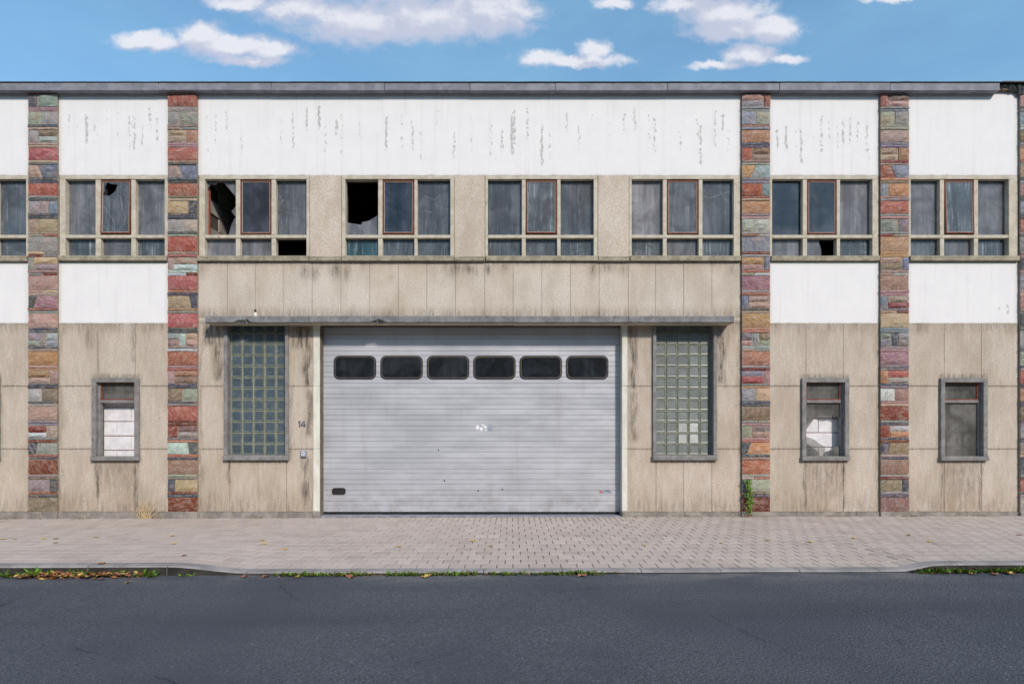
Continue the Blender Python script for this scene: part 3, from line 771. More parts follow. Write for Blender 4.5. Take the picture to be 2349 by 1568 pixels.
P4 = "C:G|L25RMP:BB|V50EE:EE|FP:BB|X62PTO:RT|S35,55RB:OM|V28BO:PG|FR:BP|V63EG:B(RT)|FO:OO|X78PMU:P(PE)|FP:PP|L25UPR:G(YR)|FT:BB|HEGNGG:GP|FP:GG|L25ORG:NG|V50LP:PY|FD:GN|L33DLO:ND|S33,25NM:PN|FM:ED|V75MN:GN|FM:"
P5 = "C:G|FP:NB|FB:EL|FM:GG|FO:RG|FT:NB|FP:NN|FB:NN|FR:PN|V50EO:GP|FN:PG|FG:EY|FP:PG|FN:NE|FG:GN|HEEYEG:NE|FR:NN|FO:NN|FM:NG|FG:NN|L40EDO:PN|FN:EN|FR:NG|FE:GD|FG:"
P0 = "C:R|FO:p|FE:p|FR:g|FG:g|FP:p|FT:g|FQ:p|FG:g|FR:p|FM:g|FP:g|FO:p|FG:g|FR:p|FE:g|FT:p|FD:g|FP:g|FM:p|FG:g|FR:p|FO:g|FD:"
def parse_thin(t):
    out = []; i = 0
    while i < len(t):
        if t[i] == '(':
            j = t.index(')', i); out.append(t[i + 1:j]); i = j + 1
        else: out.append(t[i]); i += 1
    return out
def pillar(a, b, spec, seed):
    rr = random.Random(seed)
    core = MB(); core.box(ux(a) + .006, ux(b) - .006, -.036, .0115, vz(1173), vz(204)); core = core.build('stone_pillar', M['mortar'], B)
    w = b - a
    def stone(q, code, thin):
        """q: corners in (fraction, row): bl, br, tr, tl; a rough split face on a squared block"""
        nx, n2 = (5, 1) if thin else (4, 3)
        pr = rr.uniform(.046, .056) if not thin else rr.uniform(.042, .058)
        mb = MB(); ed_ = .010 if not thin else .005
        def W(s, t, y):
            f = (q[0][0] * (1 - s) + q[1][0] * s) * (1 - t) + (q[3][0] * (1 - s) + q[2][0] * s) * t
            v = (q[0][1] * (1 - s) + q[1][1] * s) * (1 - t) + (q[3][1] * (1 - s) + q[2][1] * s) * t
            return (ux(a + w * f), y, vz(v))
        idx = {}
        ss = [0] + [(i + rr.uniform(-.25, .25)) / nx for i in range(1, nx)] + [1]
        ts = [0] + [(i + rr.uniform(-.2, .2)) / n2 for i in range(1, n2)] + [1]
        if thin: ts = [0, .3, .75, 1]; n2 = 3
        for j, t in enumerate(ts):
            for i, s in enumerate(ss):
                edge = i in (0, nx) or j in (0, n2)
                y = -pr + (ed_ * rr.uniform(.5, 1.1) if edge else -rr.uniform(0, .020 if not thin else .005))
                p = W(min(1, max(0, s + (0 if i in (0, nx) else rr.uniform(-.04, .04)))), t, y)
                jx = rr.uniform(-.0035, .0035); jz = rr.uniform(-.0035, .0035) if not thin else rr.uniform(-.002, .002)
                if edge: p = (p[0] + jx, p[1], p[2] + jz)
                idx[i, j] = len(mb.v); mb.v.append(p)
        for j in range(n2):
            for i in range(nx):
                mb.f.append((idx[i, j], idx[i + 1, j], idx[i + 1, j + 1], idx[i, j + 1])); mb.m.append(0)
        c = [len(mb.v) + k for k in range(4)]
        mb.v += [W(0, 0, -.03), W(1, 0, -.03), W(1, 1, -.03), W(0, 1, -.03)]
        mb.f.append(tuple([c[0], c[1]] + [idx[i, 0] for i in range(nx, -1, -1)]))
        mb.f.append(tuple([c[1], c[2]] + [idx[nx, j] for j in range(n2, -1, -1)]))
        mb.f.append(tuple([c[2], c[3]] + [idx[i, n2] for i in range(0, nx + 1)]))
        mb.f.append(tuple([c[3], c[0]] + [idx[0, j] for j in range(0, n2 + 1)]))
        mb.m += [0] * 4
        o = mb.build('thin_stone' if thin else 'stone', M['stone'], core)
        base = SC[code.upper()]; g_ = sum(base) / 3; base = [g_ + (c_ - g_) * .88 for c_ in base]; k = rr.uniform(.82, 1.02)
        o.color = (*lin(*[min(255, max(0, c_ * k + rr.uniform(-8, 8))) for c_ in base]), 1)
    k = .9176
    parts = spec.split('|')
    stone([(0, 238 * k), (1, 238 * k), (1, 223.5 * k), (0, 223.5 * k)], parts[0][2:], False)
    hx, hv = .9 / w, .45
    for n, (y0, y1) in enumerate(CY):
        y0, y1 = y0 * k + rr.uniform(-.5, .3), y1 * k + rr.uniform(-.3, .4)
        main, thin = parts[n + 1].split(':')
        T = main[0]; rest = main[1:]
        num = ''
        while rest and (rest[0].isdigit() or rest[0] == ','): num += rest[0]; rest = rest[1:]
        nn = [int(x) / 100 for x in num.split(',')] if num else []
        def rect(f0, f1, t, bo): return [(f0 + (hx if f0 > 0 else 0), bo - (hv if bo < y1 else 0)), (f1 - (hx if f1 < 1 else 0), bo - (hv if bo < y1 else 0)),
                                         (f1 - (hx if f1 < 1 else 0), t + (hv if t > y0 else 0)), (f0 + (hx if f0 > 0 else 0), t + (hv if t > y0 else 0))]
        ym = (y0 + y1) / 2 + rr.uniform(-2, 2)
        if T == 'F': stone(rect(0, 1, y0, y1), rest[0], False)
        elif T == 'V': stone(rect(0, nn[0], y0, y1), rest[0], False); stone(rect(nn[0], 1, y0, y1), rest[1], False)
        elif T == 'S':
            t, bo = nn
            stone([(0, y1), (bo - hx, y1), (t - hx, y0), (0, y0)], rest[0], False); stone([(bo + hx, y1), (1, y1), (1, y0), (t + hx, y0)], rest[1], False)
        elif T == 'L':
            stone(rect(0, nn[0], y0, y1), rest[0], False); stone(rect(nn[0], 1, y0, ym), rest[1], False); stone(rect(nn[0], 1, ym, y1), rest[2], False)
        elif T == 'X':
            stone(rect(0, nn[0], y0, ym), rest[0], False); stone(rect(0, nn[0], ym, y1), rest[1], False); stone(rect(nn[0], 1, y0, y1), rest[2], False)
        elif T == 'H':
            f0, f1 = .38, .61
            stone(rect(0, f0, y0, ym), rest[0], False); stone(rect(0, f0, ym, y1), rest[1], False); stone(rect(f0, f1, y0, y1), rest[2], False)
            stone(rect(f1, 1, y0, ym), rest[3], False); stone(rect(f1, 1, ym, y1), rest[4], False)
        if thin and n + 1 < len(CY):
            g0, g1 = y1 + .9, CY[n + 1][0] * k - .9
            if thin in ('p', 'g'): stone([(0, g1), (1, g1), (1, g0), (0, g0)], thin, True); continue
            th = parse_thin(thin); h = (g1 - g0) / len(th)
            for m_, cs in enumerate(th):
                t0, t1 = g0 + h * m_ + .35, g0 + h * (m_ + 1) - .35
                fs = [0] + [rr.uniform(.42, .62)] * (len(cs) - 1) + [1]
                ov = rr.uniform(-.01, .012)
                for q_, c_ in enumerate(cs):
                    f0, f1 = fs[q_] + (hx if q_ else -ov), fs[q_ + 1] - (hx if q_ < len(cs) - 1 else -ov)
                    stone([(f0, t1), (f1, t1), (f1, t0), (f0, t0)], c_, True)
for (a, b), sp, sd_ in zip(PIL, (P0, P1, P2, P3, P4, P5), range(21, 27)):
    pillar(a, b, sp, sd_)

# --- upper windows
def zoom4(pts): return [(440.4 + x * .27342, 367 + y * .27342) for x, y in pts]
def zoom8(pts): return [(1670 + x * .30435, 165.2 + y * .30435) for x, y in pts]
def zoom1(pts): return [(x * .30435, 165.2 + y * .30435) for x, y in pts]
PY = .085                                   # depth of the panes behind the facade
def pane(outl, parent, matn, y=PY, th=.004, name='pane', tilt=0.0, zt=0.0, hole=None):
    pts = [(ux(u, y), vz(v, y)) for u, v in outl]
    area = sum(pts[i][0] * pts[(i + 1) % len(pts)][1] - pts[(i + 1) % len(pts)][0] * pts[i][1] for i in range(len(pts)))
    if area < 0: pts.reverse()
    mb = MB()
    if hole:
        hp = [(ux(u, y), vz(v, y)) for u, v in hole]
        ha = sum(hp[i][0] * hp[(i + 1) % len(hp)][1] - hp[(i + 1) % len(hp)][0] * hp[i][1] for i in range(len(hp)))
        if ha > 0: hp.reverse()
        # keyhole outline
        j = min(range(len(hp)), key=lambda k: (hp[k][0] - pts[0][0]) ** 2 + (hp[k][1] - pts[0][1]) ** 2)
        pts = pts + [pts[0]] + [hp[(j + k) % len(hp)] for k in range(len(hp) + 1)]
        i0 = len(mb.v); mb.v += [(x, y, z) for x, z in pts]; 
        from mathutils.geometry import tessellate_polygon
        outer = [Vector((x, 0, z)) for x, z in pts[:4]]; inner = [Vector((x, 0, z)) for x, z in hp]
        mb.v = [(p.x, y, p.z) for p in outer + inner]
        for t in tessellate_polygon([outer, inner]): mb.f.append(tuple(t)); mb.m.append(0)
    else: mb.prism(pts, y, y + th)
    if tilt: mb.v = [(x, yy - math.sin(tilt) * (zt - z), z) for x, yy, z in mb.v]
    return mb.build(name, M[matn], parent)
def rc(a, b, c, d): return [(a, d), (b, d), (b, c), (a, c)]
def upper_window(k):
    a, b, cols = UW[k]
    fm = MB(); y0, y1 = -.004, PY + .03
    z = vz
    g0 = [ux(c[0]) for c in cols]; g1 = [ux(c[1]) for c in cols]
    fm.box(ux(a), ux(b), y0, y1, z(WG0), z(WT), c=.004)
    fm.box(ux(a), g0[0], y0, y1, z(WS - 8), z(WG0), c=.003)
    fm.box(g1[2], ux(b), y0, y1, z(WS - 8), z(WG0), c=.003)
    w = fm.build('upper_window', M['frame'], B); WIN.append(w)
    for i in (0, 1):
        for v0, v1 in ((WG0, WTR0), (WTR1, WG1 + 2)):
            mb = MB(); mb.box(g1[i], g0[i + 1], y0 + .012, y1, z(v1), z(v0), c=.005); mb.build('mullion', M['frame'], w)
    mb = MB(); mb.box(g0[0], g1[2], y0 + .004, y1, z(WTR1), z(WTR0), c=.006); mb.build('transom', M['frame'], w)
    sa, sb = a - (2 if k in (2,) else -1), b
    mb = MB(); mb.box(ux(sa) + .002, ux(sb) - .002, -.055 + R.uniform(-.006, .004), y1, z(WS + R.uniform(-.6, .6)), z(WG1), c=.008); mb.build('sill', M['sill'], w)
    # panes: dust differs from pane to pane
    kinds = [['g_streak'] * 6, ['g_hazy', 'g_streak', 'g_hazy', 'g_run', 'g_hazy', 'g_run'], ['g_hazy', 'g_clear', 'g_streak', 'g_pale', 'g_hazy', None],
             ['g_hazy', 'g_clear', 'g_streak', 'g_teal', 'g_run', 'g_run'], ['g_streak', 'g_run', 'g_streak', 'g_run', 'g_streak', 'g_run'],
             ['g_pale', 'g_streak', 'g_streak', 'g_run', 'g_hazy', 'g_run'], ['g_clear', 'g_clear', 'g_hazy', 'g_hazy', 'g_hazy', 'g_run'],
             ['g_hazy', 'g_run', 'g_hazy', 'g_streak', 'g_hazy', 'g_run']][k]
    tilt = {1: .030, 4: .035, 7: .035, 3: .012, 5: .006}.get(k, .0)
    for i, (p, q) in enumerate(cols):
        if i == 1:
            s0, s1, t0, t1 = p + 1.0, q - 1.0, WG0 + 2, WTR0 - 2.5
            mb = MB(); X0, X1, Z0, Z1 = ux(s0), ux(s1), z(t1), z(t0); t = .026; yb = .036; yf = .012
            mb.box(X0, X1, yf, yb, Z1 - t, Z1, c=.004); mb.box(X0, X1, yf, yb, Z0, Z0 + t, c=.004)
            mb.box(X0, X0 + t, yf, yb, Z0 + t, Z1 - t, c=.004); mb.box(X1 - t, X1, yf, yb, Z0 + t, Z1 - t, c=.004)
            if tilt: mb.v = [(x, yy - math.sin(tilt) * (Z1 - zz), zz) for x, yy, zz in mb.v]
            mb.build('sash', M['rust'], w)
            hole = zoom1([(810, 832), (825, 832), (830, 842), (888, 850), (870, 900), (830, 933), (780, 930), (778, 915), (795, 900), (790, 870)]) if k == 1 else None
            pane(rc(s0 + 2.6, s1 - 2.6, t0 + 2.6, t1 - 2.6), w, kinds[1], .0265, .003, tilt=tilt, zt=Z1, hole=hole)
            # putty line round the glass
            mb = MB(); tp = .006; A0, A1, C0, C1 = X0 + t - .001, X1 - t + .001, Z0 + t - .001, Z1 - t + .001
            for bx in ((A0, A1, C0, C0 + tp), (A0, A1, C1 - tp, C1), (A0, A0 + tp, C0 + tp, C1 - tp), (A1 - tp, A1, C0 + tp, C1 - tp)):
                mb.box(bx[0], bx[1], .018, .0262, bx[2], bx[3])
            if tilt: mb.v = [(x, yy - math.sin(tilt) * (Z1 - zz), zz) for x, yy, zz in mb.v]
            mb.build('putty', M['putty'], w)
            # stop behind the sash closes the opening
            mb = MB(); X0, X1, Z0, Z1 = ux(p) + .001, ux(q) - .001, z(WTR0) + .001, z(WG0) - .001
            mb.box(X0, X1, .06, .11, Z1 - .05, Z1); mb.box(X0, X1, .06, .11, Z0, Z0 + .05)
            mb.box(X0, X0 + .045, .06, .11, Z0 + .05, Z1 - .05); mb.box(X1 - .045, X1, .06, .11, Z0 + .05, Z1 - .05)
            mb.build('sash_stop', M['concrete_dark'], w)
        elif k == 2 and i == 0:
            pane(zoom4([(95, 150), (375, 150), (375, 318), (360, 300), (285, 210), (258, 180), (225, 175), (200, 208), (155, 203), (112, 285), (95, 340)]), w, kinds[0])
            pane(zoom4([(375, 385), (358, 402), (330, 430), (360, 470), (375, 462)]), w, kinds[0])
            pane(zoom4([(375, 470), (350, 500), (325, 560), (308, 632), (375, 632)]), w, kinds[0])
        elif k == 3 and i == 0:
            pane(zoom4([(1270, 515), (1330, 530), (1420, 543), (1428, 520), (1480, 512), (1535, 480), (1575, 450), (1575, 632), (1270, 632)]), w, kinds[0])
        else: pane(rc(p - 2, q + 2, WG0 - 2, WTR0 + 2), w, kinds[i])
        kd = kinds[3 + i]
        if kd is None: continue
        if k == 6 and i == 1: pane(zoom8([(590, 1240), (690, 1240), (688, 1262), (684, 1280), (700, 1330), (705, 1400), (590, 1400)]), w, kd)
        else: pane(rc(p - 2, q + 2, WTR1 - 2, WG1 + 1), w, kd)
WIN = []
for k in range(len(UW)): upper_window(k)
def crack(parent, pts, y, w=.0022):
    mb = MB(); P_ = [Vector((ux(u, y), y, vz(v, y))) for u, v in pts]
    for i in range(len(P_) - 1):
        d = (P_[i + 1] - P_[i]).normalized(); n = Vector((-d.z, 0, d.x)) * w / 2
        mb.prism([(q.x, q.z) for q in (P_[i] - n, P_[i + 1] - n, P_[i + 1] + n, P_[i] + n)], y, y + .001)
    mb.build('crack', M['crack'], parent)
def zoom5(pts): return [(1046 + x * .2891, 367 + y * .2891) for x, y in pts]
for k, tr, pts in ((1, zoom1, [(780, 1010), (825, 1070), (858, 1125), (862, 1200)]), (1, zoom1, [(782, 1155), (835, 1208)]), (1, zoom1, [(905, 940), (925, 1040), (945, 1090), (932, 1150)])):
    crack(WIN[k], tr(pts), -.012 if k == 1 else PY - .002)
for k, tr, pts in ((2, zoom4, [(725, 280), (740, 310), (762, 345), (745, 365), (710, 375)]), (2, zoom4, [(762, 345), (778, 328)]), (5, zoom5, [(2110, 270), (2020, 300), (1965, 290)]),
                   (5, zoom5, [(2110, 270), (2170, 250)]), (5, zoom5, [(2110, 270), (2090, 245)]), (5, zoom5, [(2110, 272), (2150, 330), (2185, 350)]), (3, zoom4, [(1950, 300), (2030, 335), (2075, 300)]), (3, zoom4, [(1955, 425), (2015, 440)])):
    crack(WIN[k], tr(pts), PY - .002)
# sills under the concrete piers
for a, b in ((711, 783.5), (1042.5, 1112.5), (1371.5, 1442.5)):
    mb = MB(); mb.box(ux(a) + .002, ux(b) - .002, -.060, .0115, vz(WS + .5), vz(589.3), c=.01); mb.build('sill', M['sill'], B)
# red brick edge seen in the broken pane beside the second pillar
mb = MB(); mb.box(ux(461), ux(470), .13, .19, vz(538), vz(411)); mb.build('brick_reveal', M['interior_brick'], B)

# --- small windows bricked up behind
def small_window(k):
    a, b = SW[k]; fm = MB(); y0, y1 = -.045, .10
    X0, X1 = ux(a), ux(b); t = .076
    Zt, Zb = vz(867.5), vz(1046)
    fm.box(X0, X1, y0, y1, Zt - .075, Zt, c=.006)
    fm.box(X0, X0 + t, y0, y1, Zb, Zt - .075, c=.006); fm.box(X1 - t, X1, y0, y1, Zb, Zt - .075, c=.006)
    # inner rebate
    i0, i1 = X0 + t, X1 - t
    fm.box(i0, i0 + .035, .03, y1, Zb, Zt - .075); fm.box(i1 - .035, i1, .03, y1, Zb, Zt - .075)
    w = fm.build('small_window', M['greyframe'], B)
    mb = MB(); mb.box(X0 - .008, X1 + .008, y0 - .025, y1, vz(1055.5), Zb, c=.008); mb.build('sill', M['greyframe'], w)
    mb = MB(); mb.box(i0 + .036, i1 - .036, .02, y1, vz(923.5), vz(917), c=.004); mb.build('transom', M['greyframe'], w)
    # upper vent with red frame
    V0, V1 = vz(917) + .001, Zt - .077
    x0, x1 = i0 + .036, i1 - .036; q = .022
    mb = MB(); mb.box(x0, x1, .035, .07, V0, V0 + q); mb.box(x0, x1, .035, .07, V1 - q, V1); mb.box(x0, x0 + q, .035, .07, V0 + q, V1 - q); mb.box(x1 - q, x1, .035, .07, V0 + q, V1 - q)
    mb.build('sash', M['rust'], w)
    mb = MB(); mb.box(x0 + q - .002, x1 - q + .002, .052, .056, V0 + q - .002, V1 - q + .002); mb.build('pane', M['g_film'], w)
    # block infill
    yb = .175
    bx0, bx1, bz0, bz1 = ux(a + 6), ux(b - 6), vz(1052), vz(870)
    mb = MB(); mb.box(bx0, bx1, yb + .02, yb + .09, bz0, bz1); inf = mb.build('infill_mortar', M['pinkmortar'], w)
    rr = random.Random(40 + k); hz = .262; z = Zb - .22 + (.06 if k == 1 else .12)
    n = 0
    while z < bz1 - .02:
        x = bx0 - (.24 if n % 2 else 0) + (.16 if k == 2 else .05) - .3
        while x < bx1:
            p, q2 = max(bx0, x), min(bx1, x + .50)
            z0_, z1_ = max(bz0, z), min(bz1, z + hz - .011)
            if q2 - p > .03 and z1_ - z0_ > .02:
                m2 = MB(); m2.box(p + .005, q2 - .005, yb + rr.uniform(-.004, .004), yb + .0195, z0_ + rr.uniform(0, .004), z1_ - rr.uniform(0, .004), c=.006)
                m2.build('block', M['wblock'], w)
            x += .50
        z += hz; n += 1
    L0, L1 = vz(1047), vz(923.5)
    if k == 2:
        f = lambda pts: [(1670 + x * .30435, 587.3 + y * .30435) for x, y in pts]
        pane(f([(570, 1100), (865, 1100), (865, 1220), (800, 1200), (760, 1206), (700, 1190), (650, 1225), (600, 1290), (570, 1340)]), w, 'g_film', .06)
        pane(f([(570, 1355), (640, 1375), (690, 1410), (735, 1438), (728, 1470), (735, 1515), (570, 1515)]), w, 'g_film', .06)
        pane(f([(865, 1400), (830, 1430), (780, 1440), (760, 1475), (790, 1515), (865, 1515)]), w, 'g_film', .06)
    elif k in (0, 3):
        mb = MB(); mb.box(i0 + .03, i1 - .03, .06, .064, L0, L1); mb.build('pane', M['g_film'], w)
for k in range(4): small_window(k)

# --- glass-block windows
def glass_block_window(k):
    a, b = GBW[k]; y0 = -.04; yg = .085
    X0, X1 = ux(a), ux(b); t = .062; Zt = vz(742.5); Zb = vz(1043.5)
    fm = MB(); fm.box(X0, X0 + t, y0, .13, Zb, Zt, c=.006); fm.box(X1 - t, X1, y0, .13, Zb, Zt, c=.006)
    w = fm.build('glass_block_window', M['greyframe'], B)
    mb = MB(); mb.box(X0 - .006, X1 + .006, y0 - .03, .13, vz(1055), Zb, c=.01); mb.build('sill', M['greyframe'], w)
    x0, x1 = X0 + t + .006, X1 - t - .006; z0, z1 = Zb + .002, vz(738, yg)
    mb = MB(); mb.box(X0 + t - .002, X1 - t + .002, yg + .012, yg + .075, z0 - .01, z1); mb.build('mortar_grid', M['glassjoint'], w)
    nx, nr = 5, 12; px, pz = (x1 - x0) / nx, (z1 - z0) / nr
    proto = {}
    for r in range(nr):
        for c in range(nx):
            kind = 'blockface_l' if k == 0 else ('blockface_glow' if (r in (1, 2) and c in (2, 3)) else 'blockface_r')
            if kind not in proto:
                mb = MB(); h, v_ = px / 2 - .007, pz / 2 - .007; e = .022
                o_ = [(-h, -v_), (h, -v_), (h, v_), (-h, v_)]; s_ = [(-h + .006, -v_ + .006), (h - .006, -v_ + .006), (h - .006, v_ - .006), (-h + .006, v_ - .006)]
                n_ = [(-h + e, -v_ + e), (h - e, -v_ + e), (h - e, v_ - e), (-h + e, v_ - e)]
                mb.v = [(x, .03, z) for x, z in o_] + [(x, .004, z) for x, z in o_] + [(x, -.004, z) for x, z in s_] + [(x, .001, z) for x, z in n_]
                for L_ in (0, 4, 8):
                    for q in range(4):
                        s = (q + 1) % 4; mb.f.append((L_ + q, L_ + s, L_ + 4 + s, L_ + 4 + q)); mb.m.append(0)
                mb.f.append((12, 13, 14, 15)); mb.m.append(1)
                o = mb.build('glass_block', [M['blockrim'], M[kind]], w); proto[kind] = o
            else:
                o = proto[kind].copy(); col.objects.link(o); o.parent = w
            o.location = (x0 + px * (c + .5), yg + R.uniform(-.002, .002), z0 + pz * (r + .5))
for k in (0, 1): glass_block_window(k)

# --- canopy
def canopy():
    js = [470, 708, 1177, 1442, 1684]
    yf = -.30
    for i, (a, b) in enumerate(zip(js[:-1], js[1:])):
        x0, x1 = ux(a, yf) + (.003 if i else 0), ux(b, yf) - (.003 if i < 3 else 0)
        z1, z0 = vz(724 + R.uniform(-.6, .6), yf), vz(740 + R.uniform(-.5, .5), yf)
        n = max(8, int((x1 - x0) / .03)); mb = MB(); rr = random.Random(60 + i)
        # front edge with chips knocked out of it
        ring = []
        for q in range(n + 1):
            x = x0 + (x1 - x0) * q / n; u = CU + x * F / (D + yf)
            chip = 0
            for cu, cw, cd in ((557, 22, .045), (868, 17, .05)):
                if abs(u - cu) < cw: chip = cd * (1 - ((u - cu) / cw) ** 2) * rr.uniform(.35, 1.25)
            jz = rr.uniform(-.0025, .0025)
            ring.append([(x, .0, z0 + .0), (x, yf + .035 + chip, z0), (x, yf + .010 + chip * .8, z0 + .008 + chip * .9), (x, yf, z0 + .012 + chip * 1.3 + abs(jz)), (x, yf + abs(jz), z1 - .012), (x, yf + .012, z1), (x, 0, z1 + .01)])
        for r in ring: mb.v += r
        for q in range(n):
            for s in range(6):
                mb.f.append((q * 7 + s, (q + 1) * 7 + s, (q + 1) * 7 + s + 1, q * 7 + s + 1)); mb.m.append(1 if s == 0 else 0)
        mb.f.append(tuple(range(6, -1, -1))); mb.m.append(0); mb.f.append(tuple(n * 7 + s for s in range(7))); mb.m.append(0)
        mb.build('canopy_slab', [M['canopy'], M['soffit_pale']], B)
canopy()

# --- roller door
def door():
    yd = .17
    x0, x1 = ux(738, yd), ux(1424, yd)
    zb = vz(1173.5, yd)
    lines = [740, 753, 766, 776.5]
    v = 790.8 - 24.55 * 0
    lines = [741.7, 751.9, 766.3]
    while v < 1150: lines += [v, v + 14.1]; v += 24.55
    lines += [v, 1173.5]
    lines = sorted(set([741.7, 751.9, 766.2, 776.4] + [l for l in lines if l > 780]))
    mb = MB(); mb.box(x0, x1, yd + .012, yd + .05, zb, vz(738, yd)); dr = mb.build('garage_door', M['door'], B)
    for a, b in zip(lines[:-1], lines[1:]):
        za, zb_ = vz(b, yd) + .0012, vz(a, yd) - .0012; h = zb_ - za
        mb = MB(); pr = [(yd + .0119, za), (yd + .002, za + .0006), (yd - .002, za + .0045), (yd - .0026, za + h * .5), (yd - .0022, zb_ - .0035), (yd + .001, zb_ - .0006), (yd + .0119, zb_)]
        n = 12
        for q in range(n + 1):
            x = x0 + (x1 - x0) * q / n
            mb.v += [(x, y + .0012 * mnoise.noise(Vector((x * .9, z * 2.2, 1))), z) for y, z in pr]
        for q in range(n):
            for s in range(6): mb.f.append((q * 7 + s, (q + 1) * 7 + s, (q + 1) * 7 + s + 1, q * 7 + s + 1)); mb.m.append(0)
        mb.build('slat', M['door'], dr)
    mb = MB(); mb.box(x0, x1, yd - .004, yd + .03, vz(1177, yd), zb - .0005); mb.build('bottom_seal', M['rubber'], dr)
    def rr_outline(X0, X1, Z0, Z1, r, n=6):
        pts = []
        for cx, cz, a0 in ((X1 - r, Z1 - r, 0), (X0 + r, Z1 - r, 90), (X0 + r, Z0 + r, 180), (X1 - r, Z0 + r, 270)):
            for i in range(n + 1):
                t = math.radians(a0 + 90 * i / n); pts.append((cx + r * math.cos(t), cz + r * math.sin(t)))
        return pts
    def ring(mb, o, i, yo, yi, yb, m=0):
        n = len(o); k = len(mb.v)
        mb.v += [(x, yb, z) for x, z in o] + [(x, yo, z) for x, z in o] + [(x, yi, z) for x, z in i] + [(x, yb, z) for x, z in i]
        for L_ in range(3):
            for q in range(n):
                s = (q + 1) % n; mb.f.append((k + L_ * n + q, k + L_ * n + s, k + (L_ + 1) * n + s, k + (L_ + 1) * n + q)); mb.m.append(m)
    for a, b in ((766, 863), (873, 970), (979.5, 1076.5), (1086, 1183), (1192, 1289), (1298.5, 1395.5)):
        X0, X1, Z0, Z1 = ux(a, yd), ux(b, yd), vz(869.5, yd), vz(816, yd)
        mb = MB(); ring(mb, rr_outline(X0, X1, Z0, Z1, .10), rr_outline(X0 + .034, X1 - .034, Z0 + .034, Z1 - .034, .07), yd - .014, yd - .016, yd - .002)
        mb.build('door_window_frame', M['rubber'], dr)
        mb = MB(); ring(mb, rr_outline(X0 + .022, X1 - .022, Z0 + .022, Z1 - .022, .08), rr_outline(X0 + .031, X1 - .031, Z0 + .031, Z1 - .031, .073), yd - .0195, yd - .0195, yd - .0165)
        mb.build('door_window_bead', M['gold'], dr)
        mb = MB(); mb.prism(rr_outline(X0 + .03, X1 - .03, Z0 + .03, Z1 - .03, .074), yd - .0085, yd - .0055)
        mb.build('door_window_pane', M['g_door'], dr)
        mb = MB(); mb.prism(rr_outline(X0 + .02, X1 - .02, Z0 + .02, Z1 - .02, .08), yd - .0048, yd - .0038)
        mb.build('door_window_backing', M['rubber'], dr)
    X0, X1, Z0, Z1 = ux(762, yd), ux(793, yd), vz(1133.5, yd), vz(1118.5, yd)
    mb = MB(); ring(mb, rr_outline(X0, X1, Z0, Z1, .045), rr_outline(X0 + .02, X1 - .02, Z0 + .022, Z1 - .022, .028), yd - .016, yd - .013, yd - .002)
    mb.prism(rr_outline(X0 + .018, X1 - .018, Z0 + .02, Z1 - .02, .03), yd - .005, yd - .004)
    mb.build('door_handle', M['rubber'], dr)
    # torn sticker, maker's label, small dents
    rr = random.Random(9)
    bits = [(1091, 1100, 974, 987), (1100, 1108, 979, 988), (1104, 1111, 972, 977), (1109, 1117, 975, 982), (1112, 1116, 984, 988), (1118, 1131, 972, 988)]
    for i, (a, b, c, d) in enumerate(bits):
        m_, cy = [], None
        pts = []
        for t in range(9):
            an = 2 * math.pi * t / 9; rx, rz = (b - a) / 2 * rr.uniform(.75, 1.15), (d - c) / 2 * rr.uniform(.7, 1.15)
            pts.append((ux((a + b) / 2 + rx * math.cos(an), yd), vz((c + d) / 2 - rz * math.sin(an), yd)))
        mb = MB(); mb.prism(pts, yd - .0052 - .0002 * i, yd - .0030); mb.build('sticker_remnant', M['white'] if i < 5 else M['bell'], dr)
    mb = MB(); mb.box(ux(1374, yd), ux(1403, yd), yd - .0052, yd - .002, vz(1131, yd), vz(1122, yd)); mb.build('door_label', M['bell'], dr)
    mb = MB()
    for (a, b, c, d) in ((1375.5, 1378.5, 1123.5, 1126), (1378, 1382, 1125.5, 1129.5), (1376, 1378, 1127, 1129)): mb.box(ux(a, yd), ux(b, yd), yd - .0062, yd - .0053, vz(d, yd), vz(c, yd))
    mb.build('label_red_mark', M['redmark'], dr)
    mb = MB(); 
    for q in range(5): mb.box(ux(1386.5 + q * 2.4, yd), ux(1388.3 + q * 2.4, yd), yd - .0062, yd - .0053, vz(1126.0, yd), vz(1123.6, yd))
    mb.build('label_lettering', M['darkmark'], dr)
    for u, v_ in ((1097, 1124.6), (1006, 1031.5), (1019.5, 1102), (1153, 1122)):
        pts = [(ux(u + 1.6 * math.cos(t) * rr.uniform(.6, 1.3), yd), vz(v_ + 2.2 * math.sin(t) * rr.uniform(.6, 1.3), yd)) for t in [-k_ * math.pi / 4 for k_ in range(8)]]
        mb = MB(); mb.prism(pts, yd - .0050, yd - .003); mb.build('scuff_mark', M['rubber'], dr)
    # posts, tracks, threshold
    for side in (0, 1):
        p0, p1 = ((718.5, 733.5), (1426.5, 1439.5))[side]
        for c, d in ((742.5, 885), (885, 1029), (1029, 1172.5)):
            mb = MB(); mb.box(ux(p0) + .001, ux(p1) - .001, -.010 + R.uniform(-.002, .002), .16, vz(d) + .0025, vz(c) - .001, c=.006); mb.build('door_post', M['post'], B)
        mb = MB(); mb.box(ux(p0 - 1), ux(p1 + 1), -.05, .17, -.1, vz(1172.5), c=.014); mb.build('post_base', M['plinth'], B)
        t0, t1 = ((ux(733.5), x0 + .01), (x1 - .008, ux(1426.5)))[side]
        mb = MB(); mb.box(t0, t1, .13 if side == 0 else .15, .24, vz(1180), vz(741)); mb.build('door_track', M['steel'] if side == 0 else M['rubber'], B)
    for a, b in ((735, 1301), (1301, 1425.5)):
        mb = MB(); mb.box(ux(a) + .002, ux(b) - .002, -.018, .26, -.12, .018, c=.006); mb.build('threshold_stone', M['bluestone'], B)
